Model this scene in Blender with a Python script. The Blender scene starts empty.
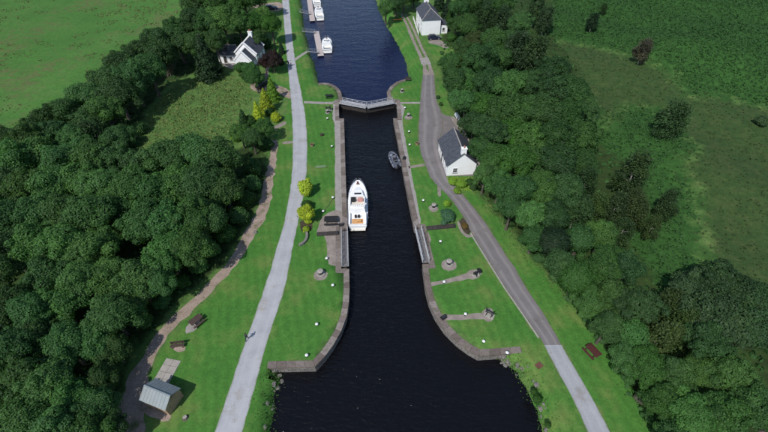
import bpy, math, random
import numpy as np
from mathutils import Vector, Matrix
from mathutils.geometry import delaunay_2d_cdt

random.seed(7)
RNG = np.random.default_rng(7)
scene = bpy.context.scene
COL = scene.collection

# ------------------------------------------------------------------ camera
PITCH = math.radians(44.8)          # downwards
FOCAL = 427.0                       # in units of a 768 wide picture (20 mm on 36 mm)
CAM_H = 56.0                        # height above the lock side
cam_data = bpy.data.cameras.new('camera')
cam_data.sensor_width = 36.0
cam_data.lens = 36.0 * FOCAL / 768.0
cam_data.clip_start = 0.5
cam_data.clip_end = 3000
camera = bpy.data.objects.new('camera', cam_data)
COL.objects.link(camera)
camera.location = (0, 0, CAM_H)
camera.rotation_euler = (math.pi / 2 - PITCH, 0, 0)
scene.camera = camera

# ------------------------------------------------------------------ light
SUN_EL = math.radians(50)
SUN_DIR = Vector((-0.55 * math.cos(SUN_EL), -0.835 * math.cos(SUN_EL), math.sin(SUN_EL))).normalized()   # towards the sun
world = bpy.data.worlds.new('World')
scene.world = world
world.use_nodes = True
wn = world.node_tree
wn.nodes.clear()
w_out = wn.nodes.new('ShaderNodeOutputWorld')
w_bg = wn.nodes.new('ShaderNodeBackground')
w_sky = wn.nodes.new('ShaderNodeTexSky')
w_sky.sky_type = 'NISHITA'
w_sky.sun_disc = False
w_sky.sun_elevation = SUN_EL
w_sky.sun_rotation = math.atan2(SUN_DIR.x, SUN_DIR.y)
w_sky.air_density = 1.0
w_sky.dust_density = 0.6
w_sky.ozone_density = 1.5
w_bg.inputs['Strength'].default_value = 0.12
wn.links.new(w_sky.outputs['Color'], w_bg.inputs['Color'])
wn.links.new(w_bg.outputs['Background'], w_out.inputs['Surface'])
sun_data = bpy.data.lights.new('sun', 'SUN')
sun_data.energy = 3.6
sun_data.angle = math.radians(0.55)
sun_data.color = (1.0, 0.97, 0.925)
sun = bpy.data.objects.new('sun', sun_data)
COL.objects.link(sun)
sun.location = SUN_DIR * 300
sun.rotation_euler = SUN_DIR.to_track_quat('Z', 'Y').to_euler()
scene.view_settings.view_transform = 'Standard'
scene.view_settings.look = 'None'
scene.view_settings.exposure = 0.2
scene.view_settings.gamma = 1.0
scene.render.engine = 'CYCLES'
scene.cycles.max_bounces = 6
scene.cycles.transparent_max_bounces = 4
scene.cycles.use_denoising = True

# ------------------------------------------------------------------ survey: from sight lines to ground points
SN, CS = math.sin(PITCH), math.cos(PITCH)
Z_NEAR, Z_FAR = -1.5, -2.1          # water of the near basin and of the far reach


def pt(px, py, h=0.0):
    z = FOCAL / CS * (CAM_H - h) / (py - 216 + FOCAL * SN / CS)
    return Vector(((px - 384) / FOCAL * z, (z - (CAM_H - h) * SN) / CS, h))


HILL_LINE = [pt(*p) for p in [(540, 520), (690, 432), (640, 330), (560, 215), (510, 120), (490, 60), (478, 0), (474, -40)]]
HLY = np.array([p.y for p in HILL_LINE]); HLX = np.array([p.x for p in HILL_LINE])
o_ = np.argsort(HLY); HLY = HLY[o_]; HLX = HLX[o_]


def terrain_np(x, y):
    d = x - np.interp(y, HLY, HLX) - 4
    dp = np.maximum(d, 0)
    sp = dp * dp / (dp + 14)
    h = 0.085 * np.minimum(sp, 260)
    m = np.clip(sp / 12, 0, 1)
    h = h + m * (0.7 * np.sin(x * .11 + 1) * np.cos(y * .09) + .45 * np.sin(x * .23 + y * .17))
    h = h + 4.0 * np.exp(-(((x - 92) / 24) ** 2 + ((y - 118) / 15) ** 2))
    fl = np.clip((-x - 62 + 0 * y) / 20, 0, 1)
    h = h + fl * (0.25 * np.sin(x * .08) + .25 * np.sin(y * .1 + x * .05) - 0.2)
    return h


def terrain(x, y):
    return float(terrain_np(np.array([x]), np.array([y]))[0])


def gp(px, py, dz=0.0):
    """ground point seen at px, py (dz above the ground)"""
    h = 0.0
    for _ in range(12):
        p = pt(px, py, h + dz)
        h = 0.5 * h + 0.5 * terrain(p.x, p.y)
    return Vector((p.x, p.y, h))


# ------------------------------------------------------------------ mesh helpers
class MB:
    def __init__(s):
        s.v = []; s.f = []

    def add(s, vs, fs):
        n = len(s.v)
        s.v += [tuple(v) for v in vs]
        s.f += [tuple(i + n for i in f) for f in fs]
        return s

    def box(s, c, size, rz=0.0, tilt=None, taper=1.0):
        hx, hy, hz = size[0] / 2, size[1] / 2, size[2] / 2
        pts = [Vector((x * hx * (taper if z > 0 else 1), y * hy * (taper if z > 0 else 1), z * hz)) for z in (-1, 1) for y in (-1, 1) for x in (-1, 1)]
        m = Matrix.Rotation(rz, 3, 'Z')
        if tilt: m = m @ Matrix.Rotation(tilt[1], 3, tilt[0])
        c = Vector(c)
        return s.add([m @ p + c for p in pts], [(0, 2, 3, 1), (4, 5, 7, 6), (0, 1, 5, 4), (2, 6, 7, 3), (0, 4, 6, 2), (1, 3, 7, 5)])

    def cyl(s, a, b, r0, r1=None, n=8, caps=True):
        a, b = Vector(a), Vector(b)
        r1 = r0 if r1 is None else r1
        d = (b - a).normalized()
        u = d.orthogonal().normalized(); w = d.cross(u)
        vs = []
        for c, r in ((a, r0), (b, r1)):
            for i in range(n):
                t = 2 * math.pi * i / n
                vs.append(c + (u * math.cos(t) + w * math.sin(t)) * r)
        fs = [(i, (i + 1) % n, n + (i + 1) % n, n + i) for i in range(n)]
        if caps: fs += [tuple(range(n - 1, -1, -1)), tuple(range(n, 2 * n))]
        return s.add(vs, fs)

    def tube(s, pts, r, n=5):
        for a, b in zip(pts[:-1], pts[1:]): s.cyl(a, b, r, r, n)
        return s

    def lathe(s, prof, c=(0, 0, 0), n=14):
        vs = []; fs = []
        for r, z in prof:
            for i in range(n):
                t = 2 * math.pi * i / n
                vs.append((c[0] + r * math.cos(t), c[1] + r * math.sin(t), c[2] + z))
        for k in range(len(prof) - 1):
            for i in range(n):
                j = (i + 1) % n
                fs.append((k * n + i, k * n + j, (k + 1) * n + j, (k + 1) * n + i))
        fs.append(tuple(range(n - 1, -1, -1))); fs.append(tuple(range((len(prof) - 1) * n, len(prof) * n)))
        return s.add(vs, fs)

    def prism(s, poly, z0, z1):
        n = len(poly)
        vs = [(p[0], p[1], z0) for p in poly] + [(p[0], p[1], z1) for p in poly]
        fs = [tuple(range(n - 1, -1, -1)), tuple(range(n, 2 * n))] + [(i, (i + 1) % n, n + (i + 1) % n, n + i) for i in range(n)]
        return s.add(vs, fs)

    def loft(s, rings, cap=True):
        n = len(rings[0]); vs = [v for r in rings for v in r]; fs = []
        for k in range(len(rings) - 1):
            for i in range(n):
                j = (i + 1) % n
                fs.append((k * n + i, k * n + j, (k + 1) * n + j, (k + 1) * n + i))
        if cap:
            fs.append(tuple(range(n - 1, -1, -1))); fs.append(tuple(range((len(rings) - 1) * n, len(rings) * n)))
        return s.add(vs, fs)

    def slab(s, a, b, c, d, t):
        """four corners (top face, anticlockwise from above) and thickness t downwards along the normal"""
        a, b, c, d = map(Vector, (a, b, c, d))
        nrm = (b - a).cross(d - a).normalized() * t
        return s.add([a, b, c, d, a - nrm, b - nrm, c - nrm, d - nrm], [(0, 1, 2, 3), (7, 6, 5, 4), (0, 4, 5, 1), (1, 5, 6, 2), (2, 6, 7, 3), (3, 7, 4, 0)])

    def mesh(s, name, mat=None, smooth=False):
        me = bpy.data.meshes.new(name)
        me.from_pydata(s.v, [], s.f)
        if mat: me.materials.append(mat)
        if smooth: me.polygons.foreach_set('use_smooth', [True] * len(me.polygons))
        me.update()
        return me

    def build(s, name, mat, parent=None, smooth=False, loc=None, rz=0.0):
        return link(name, s.mesh(name, mat, smooth), parent, loc, rz)


def link(name, me, parent=None, loc=None, rz=0.0):
    o = bpy.data.objects.new(name, me)
    COL.objects.link(o)
    if parent is not None: o.parent = parent
    if loc is not None: o.location = loc
    if rz: o.rotation_euler = (0, 0, rz)
    return o


def tag(o, label=None, cat=None, group=None, kind=None):
    if label: o['label'] = label
    if cat: o['category'] = cat
    if group: o['group'] = group
    if kind: o['kind'] = kind
    return o


def thing(name, label, cat, loc=(0, 0, 0), rz=0.0, group=None):
    o = bpy.data.objects.new(name, None)
    COL.objects.link(o)
    o.empty_display_size = 0.5
    o.location = loc; o.rotation_euler = (0, 0, rz)
    return tag(o, label, cat, group)


def copy_thing(root, label, loc, rz=0.0, scale=None, group=None):
    r = root.copy(); COL.objects.link(r)
    r.location = loc; r.rotation_euler = (0, 0, rz)
    if scale is not None: r.scale = scale
    r['label'] = label
    if group: r['group'] = group
    for ch in list(root.children):
        c = ch.copy(); COL.objects.link(c); c.parent = r
        for g in list(ch.children):
            d = g.copy(); COL.objects.link(d); d.parent = c
    return r


def np_mesh(name, V, quads, mat, attr=None, mats=None):
    """numpy quads -> mesh, attr: per-face value copied to the corners' points"""
    me = bpy.data.meshes.new(name)
    nf = len(quads)
    me.vertices.add(len(V)); me.vertices.foreach_set('co', np.asarray(V, np.float32).ravel())
    me.loops.add(nf * 4); me.loops.foreach_set('vertex_index', np.asarray(quads, np.int32).ravel())
    me.polygons.add(nf)
    me.polygons.foreach_set('loop_start', np.arange(nf, dtype=np.int32) * 4)
    me.polygons.foreach_set('loop_total', np.full(nf, 4, np.int32))
    if attr is not None:
        a = me.attributes.new('vary', 'FLOAT', 'FACE')
        a.data.foreach_set('value', np.asarray(attr, np.float32))
    me.materials.append(mat)
    me.update(calc_edges=True)
    return me


# ------------------------------------------------------------------ materials
MATS = {}


class NT:
    def __init__(s, name):
        s.m = bpy.data.materials.new(name); s.m.use_nodes = True
        s.t = s.m.node_tree; s.n = s.t.nodes; s.n.clear()
        s.out = s.n.new('ShaderNodeOutputMaterial')
        s.b = s.n.new('ShaderNodeBsdfPrincipled')
        s.t.links.new(s.b.outputs[0], s.out.inputs[0])
        MATS[name] = s.m

    def node(s, typ, **kw):
        n = s.n.new(typ)
        for k, v in kw.items():
            if k.startswith('i_'): n.inputs[k[2:].replace('_', ' ')].default_value = v
            else: setattr(n, k, v)
        return n

    def l(s, a, b): s.t.links.new(a, b)

    def coords(s, kind='Object', scale=None):
        tc = s.node('ShaderNodeTexCoord')
        if scale is None: return tc.outputs[kind]
        mp = s.node('ShaderNodeMapping'); mp.inputs['Scale'].default_value = scale
        s.l(tc.outputs[kind], mp.inputs['Vector']); return mp.outputs[0]

    def noise(s, scale, detail=4, rough=.6, vec=None, dist=0.0):
        n = s.node('ShaderNodeTexNoise'); n.inputs['Scale'].default_value = scale
        n.inputs['Detail'].default_value = detail; n.inputs['Roughness'].default_value = rough; n.inputs['Distortion'].default_value = dist
        s.l(vec if vec is not None else s.coords(), n.inputs['Vector'])
        return n.outputs['Fac']

    def ramp(s, fac, stops):
        r = s.node('ShaderNodeValToRGB')
        el = r.color_ramp.elements
        while len(el) < len(stops): el.new(.5)
        for e, (p, c) in zip(el, stops):
            e.position = p; e.color = (*c, 1) if len(c) == 3 else c
        s.l(fac, r.inputs[0]); return r.outputs['Color']

    def mix(s, fac, a, b, typ='MIX'):
        m = s.node('ShaderNodeMix', data_type='RGBA', blend_type=typ)
        for sock, val in ((m.inputs[0], fac), (m.inputs[6], a), (m.inputs[7], b)):
            if isinstance(val, (int, float)): sock.default_value = val
            elif isinstance(val, tuple): sock.default_value = (*val, 1)
            else: s.l(val, sock)
        return m.outputs[2]

    def math(s, op, a, b=None, c=None, clamp=False):
        m = s.node('ShaderNodeMath', operation=op, use_clamp=clamp)
        for sock, val in zip(m.inputs, (a, b, c)):
            if val is None: continue
            if isinstance(val, (int, float)): sock.default_value = val
            else: s.l(val, sock)
        return m.outputs[0]

    def bump(s, h, strength=.4, dist=.05):
        b = s.node('ShaderNodeBump'); b.inputs['Strength'].default_value = strength; b.inputs['Distance'].default_value = dist
        s.l(h, b.inputs['Height']); s.l(b.outputs[0], s.b.inputs['Normal'])

    def set(s, col=None, rough=None, metal=None, spec=None):
        if col is not None:
            if isinstance(col, tuple): s.b.inputs['Base Color'].default_value = (*col, 1)
            else: s.l(col, s.b.inputs['Base Color'])
        if rough is not None: s.b.inputs['Roughness'].default_value = rough
        if metal is not None: s.b.inputs['Metallic'].default_value = metal
        if spec is not None: s.b.inputs['Specular IOR Level'].default_value = spec
        return s


def plain(name, col, rough=.6, metal=0.0, spec=.5, var=.18, scale=3.0, bump=0.0):
    """a solid material with a little wear"""
    t = NT(name)
    f = t.noise(scale, 5)
    lo = tuple(c * (1 - var) for c in col); hi = tuple(min(1, c * (1 + var)) for c in col)
    t.set(t.ramp(f, [(.3, lo), (.7, hi)]), rough, metal, spec)
    if bump: t.bump(t.noise(scale * 8, 3), bump, .02)
    return t.m


def shades(name, stops_big, fine_scale, big_scale, fine_amt=.5, rough=.9, bump=.5, bdist=.05, spec=.2):
    """a surface with broad patches and fine grain"""
    t = NT(name)
    big = t.noise(big_scale, 5, .6)
    c = t.ramp(big, stops_big)
    fine = t.noise(fine_scale, 4, .7)
    g = t.ramp(fine, [(.25, (1 - fine_amt,) * 3), (.75, (1 + fine_amt,) * 3)])
    t.set(t.mix(1.0, c, g, 'MULTIPLY'), rough, 0, spec)
    if bump: t.bump(fine, bump, bdist)
    return t




def road_mat(name, stops, wear, dirt, edge):
    """a lane: patches, two lighter wheel lines, dirt blotches and greener edges; uv = (across, metres along)"""
    t = NT(name)
    uv = t.node('ShaderNodeSeparateXYZ'); t.l(t.coords('UV'), uv.inputs[0])
    c = t.ramp(t.noise(.35, 5, .62), stops)
    wob = t.math('MULTIPLY', t.math('SUBTRACT', t.noise(.12, 3), .5), .12)
    u = t.math('ADD', uv.outputs[0], wob)
    band = t.math('ABSOLUTE', t.math('SUBTRACT', t.math('ABSOLUTE', t.math('SUBTRACT', u, .5)), .23))
    k = t.ramp(t.math('MULTIPLY', band, t.math('ADD', .7, t.noise(1.1, 5, .7))), [(.03, (1, 1, 1)), (.14, (0, 0, 0))])
    c = t.mix(t.math('MULTIPLY', k, wear[0]), c, wear[1])
    c = t.mix(t.ramp(t.noise(.28, 6, .72), [(.55, (0, 0, 0)), (.70, (.85, .85, .85))]), c, dirt)
    e = t.math('ADD', t.math('ABSOLUTE', t.math('SUBTRACT', uv.outputs[0], .5)), t.math('MULTIPLY', t.math('SUBTRACT', t.noise(.9, 6, .75), .5), .22))
    c = t.mix(t.ramp(e, [(.43, (0, 0, 0)), (.52, (.85, .85, .85))]), c, edge)
    g = t.ramp(t.noise(8, 4, .7), [(.25, (.84, .84, .84)), (.75, (1.16, 1.16, 1.16))])
    t.set(t.mix(1.0, c, g, 'MULTIPLY'), .9, 0, .2); t.bump(t.noise(9, 4, .7), .3, .03)


road_mat('towpath_gravel', [(.3, (.275, .28, .295)), (.55, (.335, .34, .355)), (.75, (.375, .375, .385))], (.25, (.40, .40, .41)), (.27, .235, .20), (.16, .17, .10))
road_mat('asphalt', [(.3, (.135, .122, .122)), (.6, (.165, .15, .15)), (.8, (.195, .18, .175))], (.55, (.235, .215, .21)), (.12, .108, .10), (.10, .11, .06))
road_mat('concrete_road', [(.3, (.255, .26, .275)), (.7, (.315, .32, .335))], (.35, (.36, .36, .37)), (.22, .205, .185), (.13, .15, .08))
shades('yard_tar', [(.3, (.13, .118, .115)), (.6, (.165, .15, .145)), (.8, (.21, .19, .175))], 8, .4, .2, bump=.2)
shades('gravel', [(.3, (.17, .145, .125)), (.55, (.235, .20, .175)), (.75, (.29, .25, .22))], 6, .8, .35, bump=.5)
shades('track_gravel', [(.30, (.085, .10, .04)), (.44, (.24, .185, .145)), (.7, (.34, .27, .225))], 5, .5, .35, bump=.6)
shades('paving', [(.3, (.22, .20, .185)), (.7, (.31, .285, .265))], 7, .9, .2, bump=.4)
shades('slab_concrete', [(.3, (.25, .235, .21)), (.7, (.35, .32, .29))], 9, 1.2, .15, bump=.3)
shades('rock', [(.3, (.10, .095, .085)), (.7, (.21, .195, .18))], 5, 1.5, .3, bump=.6)
shades('mud', [(.3, (.03, .026, .018)), (.7, (.07, .055, .035))], 4, .7, .3, bump=.6)


def coping_mat():
    t = NT('coping_stone')
    oi = t.node('ShaderNodeObjectInfo')
    base = t.ramp(oi.outputs['Random'], [(0, (.120, .096, .085)), (.5, (.172, .143, .129)), (1, (.24, .205, .19))])
    blot = t.ramp(t.noise(2.2, 6, .7), [(.3, (.62, .6, .56)), (.5, (1, 1, 1)), (.75, (1.12, 1.1, 1.08))])
    fine = t.noise(14, 4, .7)
    c = t.mix(1.0, base, blot, 'MULTIPLY')
    c = t.mix(t.ramp(t.noise(.9, 5), [(.50, (0, 0, 0)), (.70, (.45, .45, .45))]), c, (.085, .095, .045))
    t.set(c, .9, 0, .2); t.bump(fine, .5, .04)
    return t.m


coping_mat()


def blocks_mat(name, cols, scale, mortar, bw=1.0, rh=.4, msize=.02):
    t = NT(name)
    br = t.node('ShaderNodeTexBrick')
    br.inputs['Scale'].default_value = scale
    br.inputs['Brick Width'].default_value = bw; br.inputs['Row Height'].default_value = rh; br.inputs['Mortar Size'].default_value = msize
    br.inputs['Color1'].default_value = (*cols[0], 1); br.inputs['Color2'].default_value = (*cols[1], 1); br.inputs['Mortar'].default_value = (*mortar, 1)
    t.l(t.coords('UV'), br.inputs['Vector'])
    g = t.ramp(t.noise(1.4, 6, .7), [(.3, (.7, .7, .7)), (.7, (1.15, 1.15, 1.15))])
    t.set(t.mix(1.0, br.outputs['Color'], g, 'MULTIPLY'), .9, 0, .2)
    inv = t.math('SUBTRACT', 1.0, br.outputs['Fac'])
    t.bump(inv, .8, .04)
    return t.m


blocks_mat('wall_stone', ((.17, .155, .14), (.24, .22, .20)), 1.0, (.07, .065, .055), 1.1, .45, .03)
blocks_mat('slate', ((.06, .068, .085), (.085, .093, .112)), 1.0, (.03, .033, .04), .42, .3, .015)
blocks_mat('slate_pale', ((.075, .08, .09), (.105, .11, .12)), 1.0, (.05, .055, .06), .42, .3, .015)


def harl(name, col):
    t = NT(name)
    st = t.ramp(t.noise(.8, 6, .65), [(.25, (.90, .89, .87)), (.5, (1, 1, 1))])
    t.set(t.mix(1.0, col, st, 'MULTIPLY'), .85, 0, .2); t.bump(t.noise(25, 3), .25, .02)


harl('white_harl', (.80, .80, .80))
plain('white_paint', (.66, .66, .65), .5, var=.12)
plain('gel_coat', (.80, .80, .79), .22, var=.03, spec=.5)
plain('cream_deck', (.62, .58, .50), .5, var=.08)
plain('grey_hull', (.10, .11, .14), .4)
plain('grey_deck', (.17, .17, .20), .6, var=.3)
plain('dark_glass', (.01, .012, .016), .08, var=.1)
plain('window_glass', (.025, .03, .035), .06, var=.2)
plain('black_paint', (.010, .010, .012), .75, var=.3)
plain('black_iron', (.018, .018, .02), .5, var=.3)
plain('dark_timber', (.035, .028, .024), .75, var=.35, scale=2)
plain('brown_timber', (.055, .034, .027), .7, var=.3)
plain('red_timber', (.062, .018, .016), .6, var=.25)
plain('shed_timber', (.30, .20, .12), .75, var=.25, scale=2)
plain('shed_timber_dark', (.20, .125, .07), .75, var=.2)
plain('weathered_timber', (.28, .255, .23), .8, var=.25, scale=2)
plain('tan_timber', (.55, .30, .12), .5, var=.2)
plain('orange_kayak', (.65, .20, .03), .4)
plain('red_cloth', (.50, .24, .21), .8, var=.2)
plain('grey_cloth', (.10, .11, .13), .8)
plain('galvanised', (.45, .46, .48), .4, .6, var=.12)
plain('dark_steel', (.05, .052, .06), .5, .5)
plain('deck_grey', (.13, .125, .125), .8, var=.25)
plain('rail_paint', (.44, .45, .47), .5, var=.25)
plain('pale_deck', (.27, .265, .27), .8, var=.12)
plain('car_black', (.01, .011, .014), .18, var=.1)
plain('car_navy', (.012, .018, .04), .18, var=.1)
plain('rubber', (.012, .012, .012), .8)
plain('lamp_lens', (.7, .7, .68), .2, var=.05)
plain('tail_lens', (.25, .01, .01), .25, var=.05)
plain('skin', (.50, .30, .22), .6, var=.05)
plain('hair', (.03, .02, .015), .7)
plain('jeans', (.02, .025, .05), .85)
plain('navy_jacket', (.012, .014, .025), .8)
plain('grey_jacket', (.09, .09, .10), .8)
plain('pale_top', (.45, .45, .48), .8)
plain('bark', (.085, .07, .055), .9, var=.35, scale=4, bump=.5)
plain('birch_bark', (.30, .28, .26), .85, var=.3, scale=3)
plain('rusty_iron', (.11, .045, .03), .8, var=.3)
plain('chimney_pot', (.32, .14, .08), .8)
plain('rope', (.05, .045, .04), .9)
plain('pink_deck', (.42, .36, .34), .8, var=.12)


def metal_roof():
    t = NT('roof_sheet')
    g = t.ramp(t.noise(.9, 5), [(.3, (.185, .215, .225)), (.7, (.245, .275, .285))])
    t.set(g, .5, .1, .4)


metal_roof()


def leaf_mat(name, transl=.36):
    t = NT(name)
    oi = t.node('ShaderNodeObjectInfo')
    at = t.node('ShaderNodeAttribute', attribute_name='vary')
    v = t.ramp(at.outputs['Fac'], [(0, (.55, .58, .6)), (.5, (1, 1, 1)), (1, (1.6, 1.5, 1.2))])
    c = t.mix(1.0, oi.outputs['Color'], v, 'MULTIPLY')
    t.set(c, .62, 0, .25)
    tr = t.node('ShaderNodeBsdfTranslucent'); mx = t.node('ShaderNodeMixShader')
    t.l(t.mix(1.0, c, (1.2, 1.5, .6), 'MULTIPLY'), tr.inputs['Color'])
    mx.inputs[0].default_value = transl
    t.l(t.b.outputs[0], mx.inputs[1]); t.l(tr.outputs[0], mx.inputs[2]); t.l(mx.outputs[0], t.out.inputs[0])
    return t.m


leaf_mat('leaves')


def tuft_mat(name, stops, transl=.2):
    t = NT(name)
    at = t.node('ShaderNodeAttribute', attribute_name='vary')
    c = t.ramp(at.outputs['Fac'], stops)
    t.set(c, .7, 0, .2)
    tr = t.node('ShaderNodeBsdfTranslucent'); mx = t.node('ShaderNodeMixShader')
    t.l(c, tr.inputs['Color']); mx.inputs[0].default_value = transl
    t.l(t.b.outputs[0], mx.inputs[1]); t.l(tr.outputs[0], mx.inputs[2]); t.l(mx.outputs[0], t.out.inputs[0])


tuft_mat('bracken', [(0, (.020, .060, .014)), (.5, (.029, .086, .020)), (1, (.044, .112, .028))])
tuft_mat('lime_leaves', [(0, (.10, .20, .025)), (.5, (.16, .28, .035)), (1, (.24, .34, .05))])
tuft_mat('clearing_blades', [(0, (.085, .15, .035)), (.5, (.12, .19, .048)), (1, (.19, .195, .07))])
tuft_mat('rushes', [(0, (.085, .085, .035)), (.5, (.13, .115, .05)), (1, (.10, .14, .04))])
tuft_mat('coarse_grass', [(0, (.026, .056, .015)), (.5, (.039, .070, .020)), (1, (.060, .084, .029))])
tuft_mat('bank_weeds', [(0, (.045, .11, .024)), (.5, (.065, .14, .03)), (1, (.12, .17, .05))])


def water_mat(name, col, sc, bs=.9):
    t = NT(name)
    t.set(col, .04, 0, .5)
    t.b.inputs['IOR'].default_value = 1.33
    v = t.coords('Object', (1.0, 2.6, 1.0))
    n1 = t.noise(sc, 3, .55, v, .4)
    n2 = t.noise(sc * .18, 3, .5, v, .3)
    h = t.math('ADD', n1, t.math('MULTIPLY', n2, 1.5))
    t.bump(h, bs, .19)


water_mat('water_near', (.004, .004, .005), 1.0)
water_mat('water_far', (.006, .009, .036), .9, .45)


def ground_mat():
    t = NT('ground')
    a1 = t.node('ShaderNodeAttribute', attribute_name='mask_a'); a2 = t.node('ShaderNodeAttribute', attribute_name='mask_b')
    s1 = t.node('ShaderNodeSeparateColor'); s2 = t.node('ShaderNodeSeparateColor')
    t.l(a1.outputs['Color'], s1.inputs[0]); t.l(a2.outputs['Color'], s2.inputs[0])
    P = t.coords()
    mid = t.noise(.5, 5, .65, P); fine = t.noise(3.2, 5, .75, P); big = t.noise(.07, 4, .6, P); brk = t.noise(.35, 5, .7, P)

    def m(sock, soft=.35):
        x = t.math('ADD', sock, t.math('MULTIPLY', t.math('SUBTRACT', brk, .5), 1.1))
        mr = t.node('ShaderNodeMapRange', interpolation_type='SMOOTHSTEP')
        mr.inputs['From Min'].default_value = .5 - soft / 2; mr.inputs['From Max'].default_value = .5 + soft / 2
        t.l(x, mr.inputs['Value']); return mr.outputs[0]

    rough = t.ramp(mid, [(.3, (.045, .105, .026)), (.5, (.075, .145, .036)), (.7, (.12, .165, .05))])
    field = t.ramp(big, [(.3, (.048, .128, .026)), (.55, (.058, .148, .030)), (.75, (.085, .152, .04))])
    rp = t.math('MULTIPLY', t.noise(.055, 4, .6, P), t.noise(.42, 5, .75, P))
    field = t.mix(t.ramp(rp, [(.26, (0, 0, 0)), (.36, (.7, .7, .7))]), field, (.105, .105, .045))
    # mown grass: faint stripes of the mower along the path
    mp = t.node('ShaderNodeMapping'); mp.inputs['Rotation'].default_value = (0, 0, math.radians(-14)); t.l(P, mp.inputs['Vector'])
    wv = t.node('ShaderNodeTexWave', wave_type='BANDS', bands_direction='X'); wv.inputs['Scale'].default_value = .22; wv.inputs['Distortion'].default_value = 3.0; wv.inputs['Detail'].default_value = 2
    t.l(mp.outputs[0], wv.inputs['Vector'])
    lawn = t.ramp(t.noise(.16, 5, .6, P), [(.28, (.042, .135, .024)), (.5, (.056, .155, .028)), (.68, (.115, .17, .045))])
    lawn = t.mix(1.0, lawn, t.ramp(wv.outputs['Fac'], [(0, (.93, .94, .93)), (1, (1.07, 1.06, 1.05))]), 'MULTIPLY')
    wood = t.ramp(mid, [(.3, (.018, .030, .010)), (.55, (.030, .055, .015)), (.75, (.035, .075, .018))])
    brack = t.ramp(mid, [(.3, (.022, .062, .014)), (.55, (.030, .084, .018)), (.75, (.040, .102, .024))])
    brown = t.ramp(mid, [(.3, (.027, .058, .017)), (.5, (.037, .068, .020)), (.7, (.054, .078, .026))])
    c = t.mix(m(s2.outputs[0]), rough, brown)
    c = t.mix(m(s1.outputs[1]), c, field)
    c = t.mix(m(s2.outputs[1]), c, brack)
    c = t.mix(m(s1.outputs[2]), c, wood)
    c = t.mix(m(s1.outputs[0], .25), c, lawn)
    g = t.ramp(fine, [(.25, (.68, .7, .7)), (.5, (1, 1, 1)), (.75, (1.3, 1.27, 1.25))])
    g2 = t.ramp(t.noise(1.05, 4, .6, P), [(.3, (.84, .86, .86)), (.7, (1.15, 1.13, 1.1))])
    c = t.mix(1.0, t.mix(1.0, c, g, 'MULTIPLY'), g2, 'MULTIPLY')
    t.set(c, .92, 0, .12)
    t.bump(fine, .55, .10)
    return t.m


ground_mat()
# ------------------------------------------------------------------ the canal's outline
WALL_L = [pt(*p) for p in [(318, 83.3), (323, 82.8), (329, 83.5), (334, 85.3), (338.5, 88.5), (341, 92.5), (342.2, 99), (342.3, 101), (338.4, 101.2), (339, 118.6), (343.8, 118.6), (345.6, 180), (347.6, 229.2),
                           (340.8, 229.6), (341, 268.6), (348.9, 269), (349.3, 288), (348.6, 302), (346.6, 316), (341, 331), (333, 345), (325, 356), (315, 366.5), (267, 367.5)]]
WALL_R = [pt(*p) for p in [(408.5, 78.5), (404, 79.5), (396.5, 82), (390.5, 86.5), (387, 92), (388.2, 98), (392.2, 101), (396.6, 101.2), (398, 118.2), (393.4, 118.2), (397.8, 140), (403.5, 172), (409, 200), (414.5, 227.2),
                           (421.0, 227.6), (429.4, 264.4), (422.6, 264.6), (425.7, 288), (429.5, 302), (435.5, 315), (445, 329), (458, 342), (470, 350.5), (479, 355.5), (522, 352.5)]]
UL = [pt(x, y, Z_FAR) for x, y in [(294, -60), (297, -30), (299, -12), (301, 0), (303.5, 16), (305, 33), (309, 50), (312, 58), (315, 67), (317, 76)]]
UR = [pt(x, y, Z_FAR) for x, y in [(408.5, 73), (407.5, 66), (405, 59), (399, 46), (391, 33), (384.5, 22), (377, 4), (373, -8), (367, -25), (360, -60)]]
LL = [pt(x, y, Z_NEAR) for x, y in [(275, 371), (281, 377), (279, 384), (275, 394), (273, 408), (271.5, 420), (271, 432), (269, 450), (264, 480), (255, 520)]]
LR = [pt(x, y, Z_NEAR) for x, y in [(500, 361), (513, 366), (519, 375), (525, 388), (533, 402), (539, 416), (542, 432), (547, 450), (553, 480), (560, 520)]]


def offset(line, d):
    """mitred offset of a 2d polyline, to the left of its direction for positive d"""
    out = []
    n = len(line)
    for i, p in enumerate(line):
        a = (line[i] - line[i - 1]).to_2d() if i else (line[1] - line[0]).to_2d()
        b = (line[i + 1] - line[i]).to_2d() if i < n - 1 else a
        if i == 0: a = b
        na = Vector((-a.y, a.x)).normalized(); nb = Vector((-b.y, b.x)).normalized()
        m = (na + nb).normalized() / max(.45, (na + nb).normalized().dot(na)) if (na + nb).length > 1e-6 else na
        out.append(Vector((p.x + m.x * d, p.y + m.y * d, p.z)))
    return out


def resample(line, step):
    out = [line[0]]
    for a, b in zip(line[:-1], line[1:]):
        n = max(1, round((b - a).length / step))
        out += [a.lerp(b, k / n) for k in range(1, n + 1)]
    return out


def smooth(line, it=2):
    for _ in range(it):
        q = [line[0]]
        for a, b in zip(line[:-1], line[1:]): q += [a.lerp(b, .25), a.lerp(b, .75)]
        q.append(line[-1]); line = q
    return line


def jitter(line, amt):
    return [Vector((p.x + random.uniform(-amt, amt), p.y + random.uniform(-amt, amt), p.z)) for p in line]


# going north along the left side: land is to the left; coming south along the right side: land is to the left again
chain = []     # (line of top points, skirt rows)
llw = jitter(resample(smooth(list(reversed(LL)), 1), 1.5), .25)
ulw = jitter(resample(smooth(list(reversed(UL)), 1), 2.0), .3)
urw = jitter(resample(smooth(list(reversed(UR)), 1), 2.0), .3)
lrw = jitter(resample(smooth(LR, 1), 1.5), .25)


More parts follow.
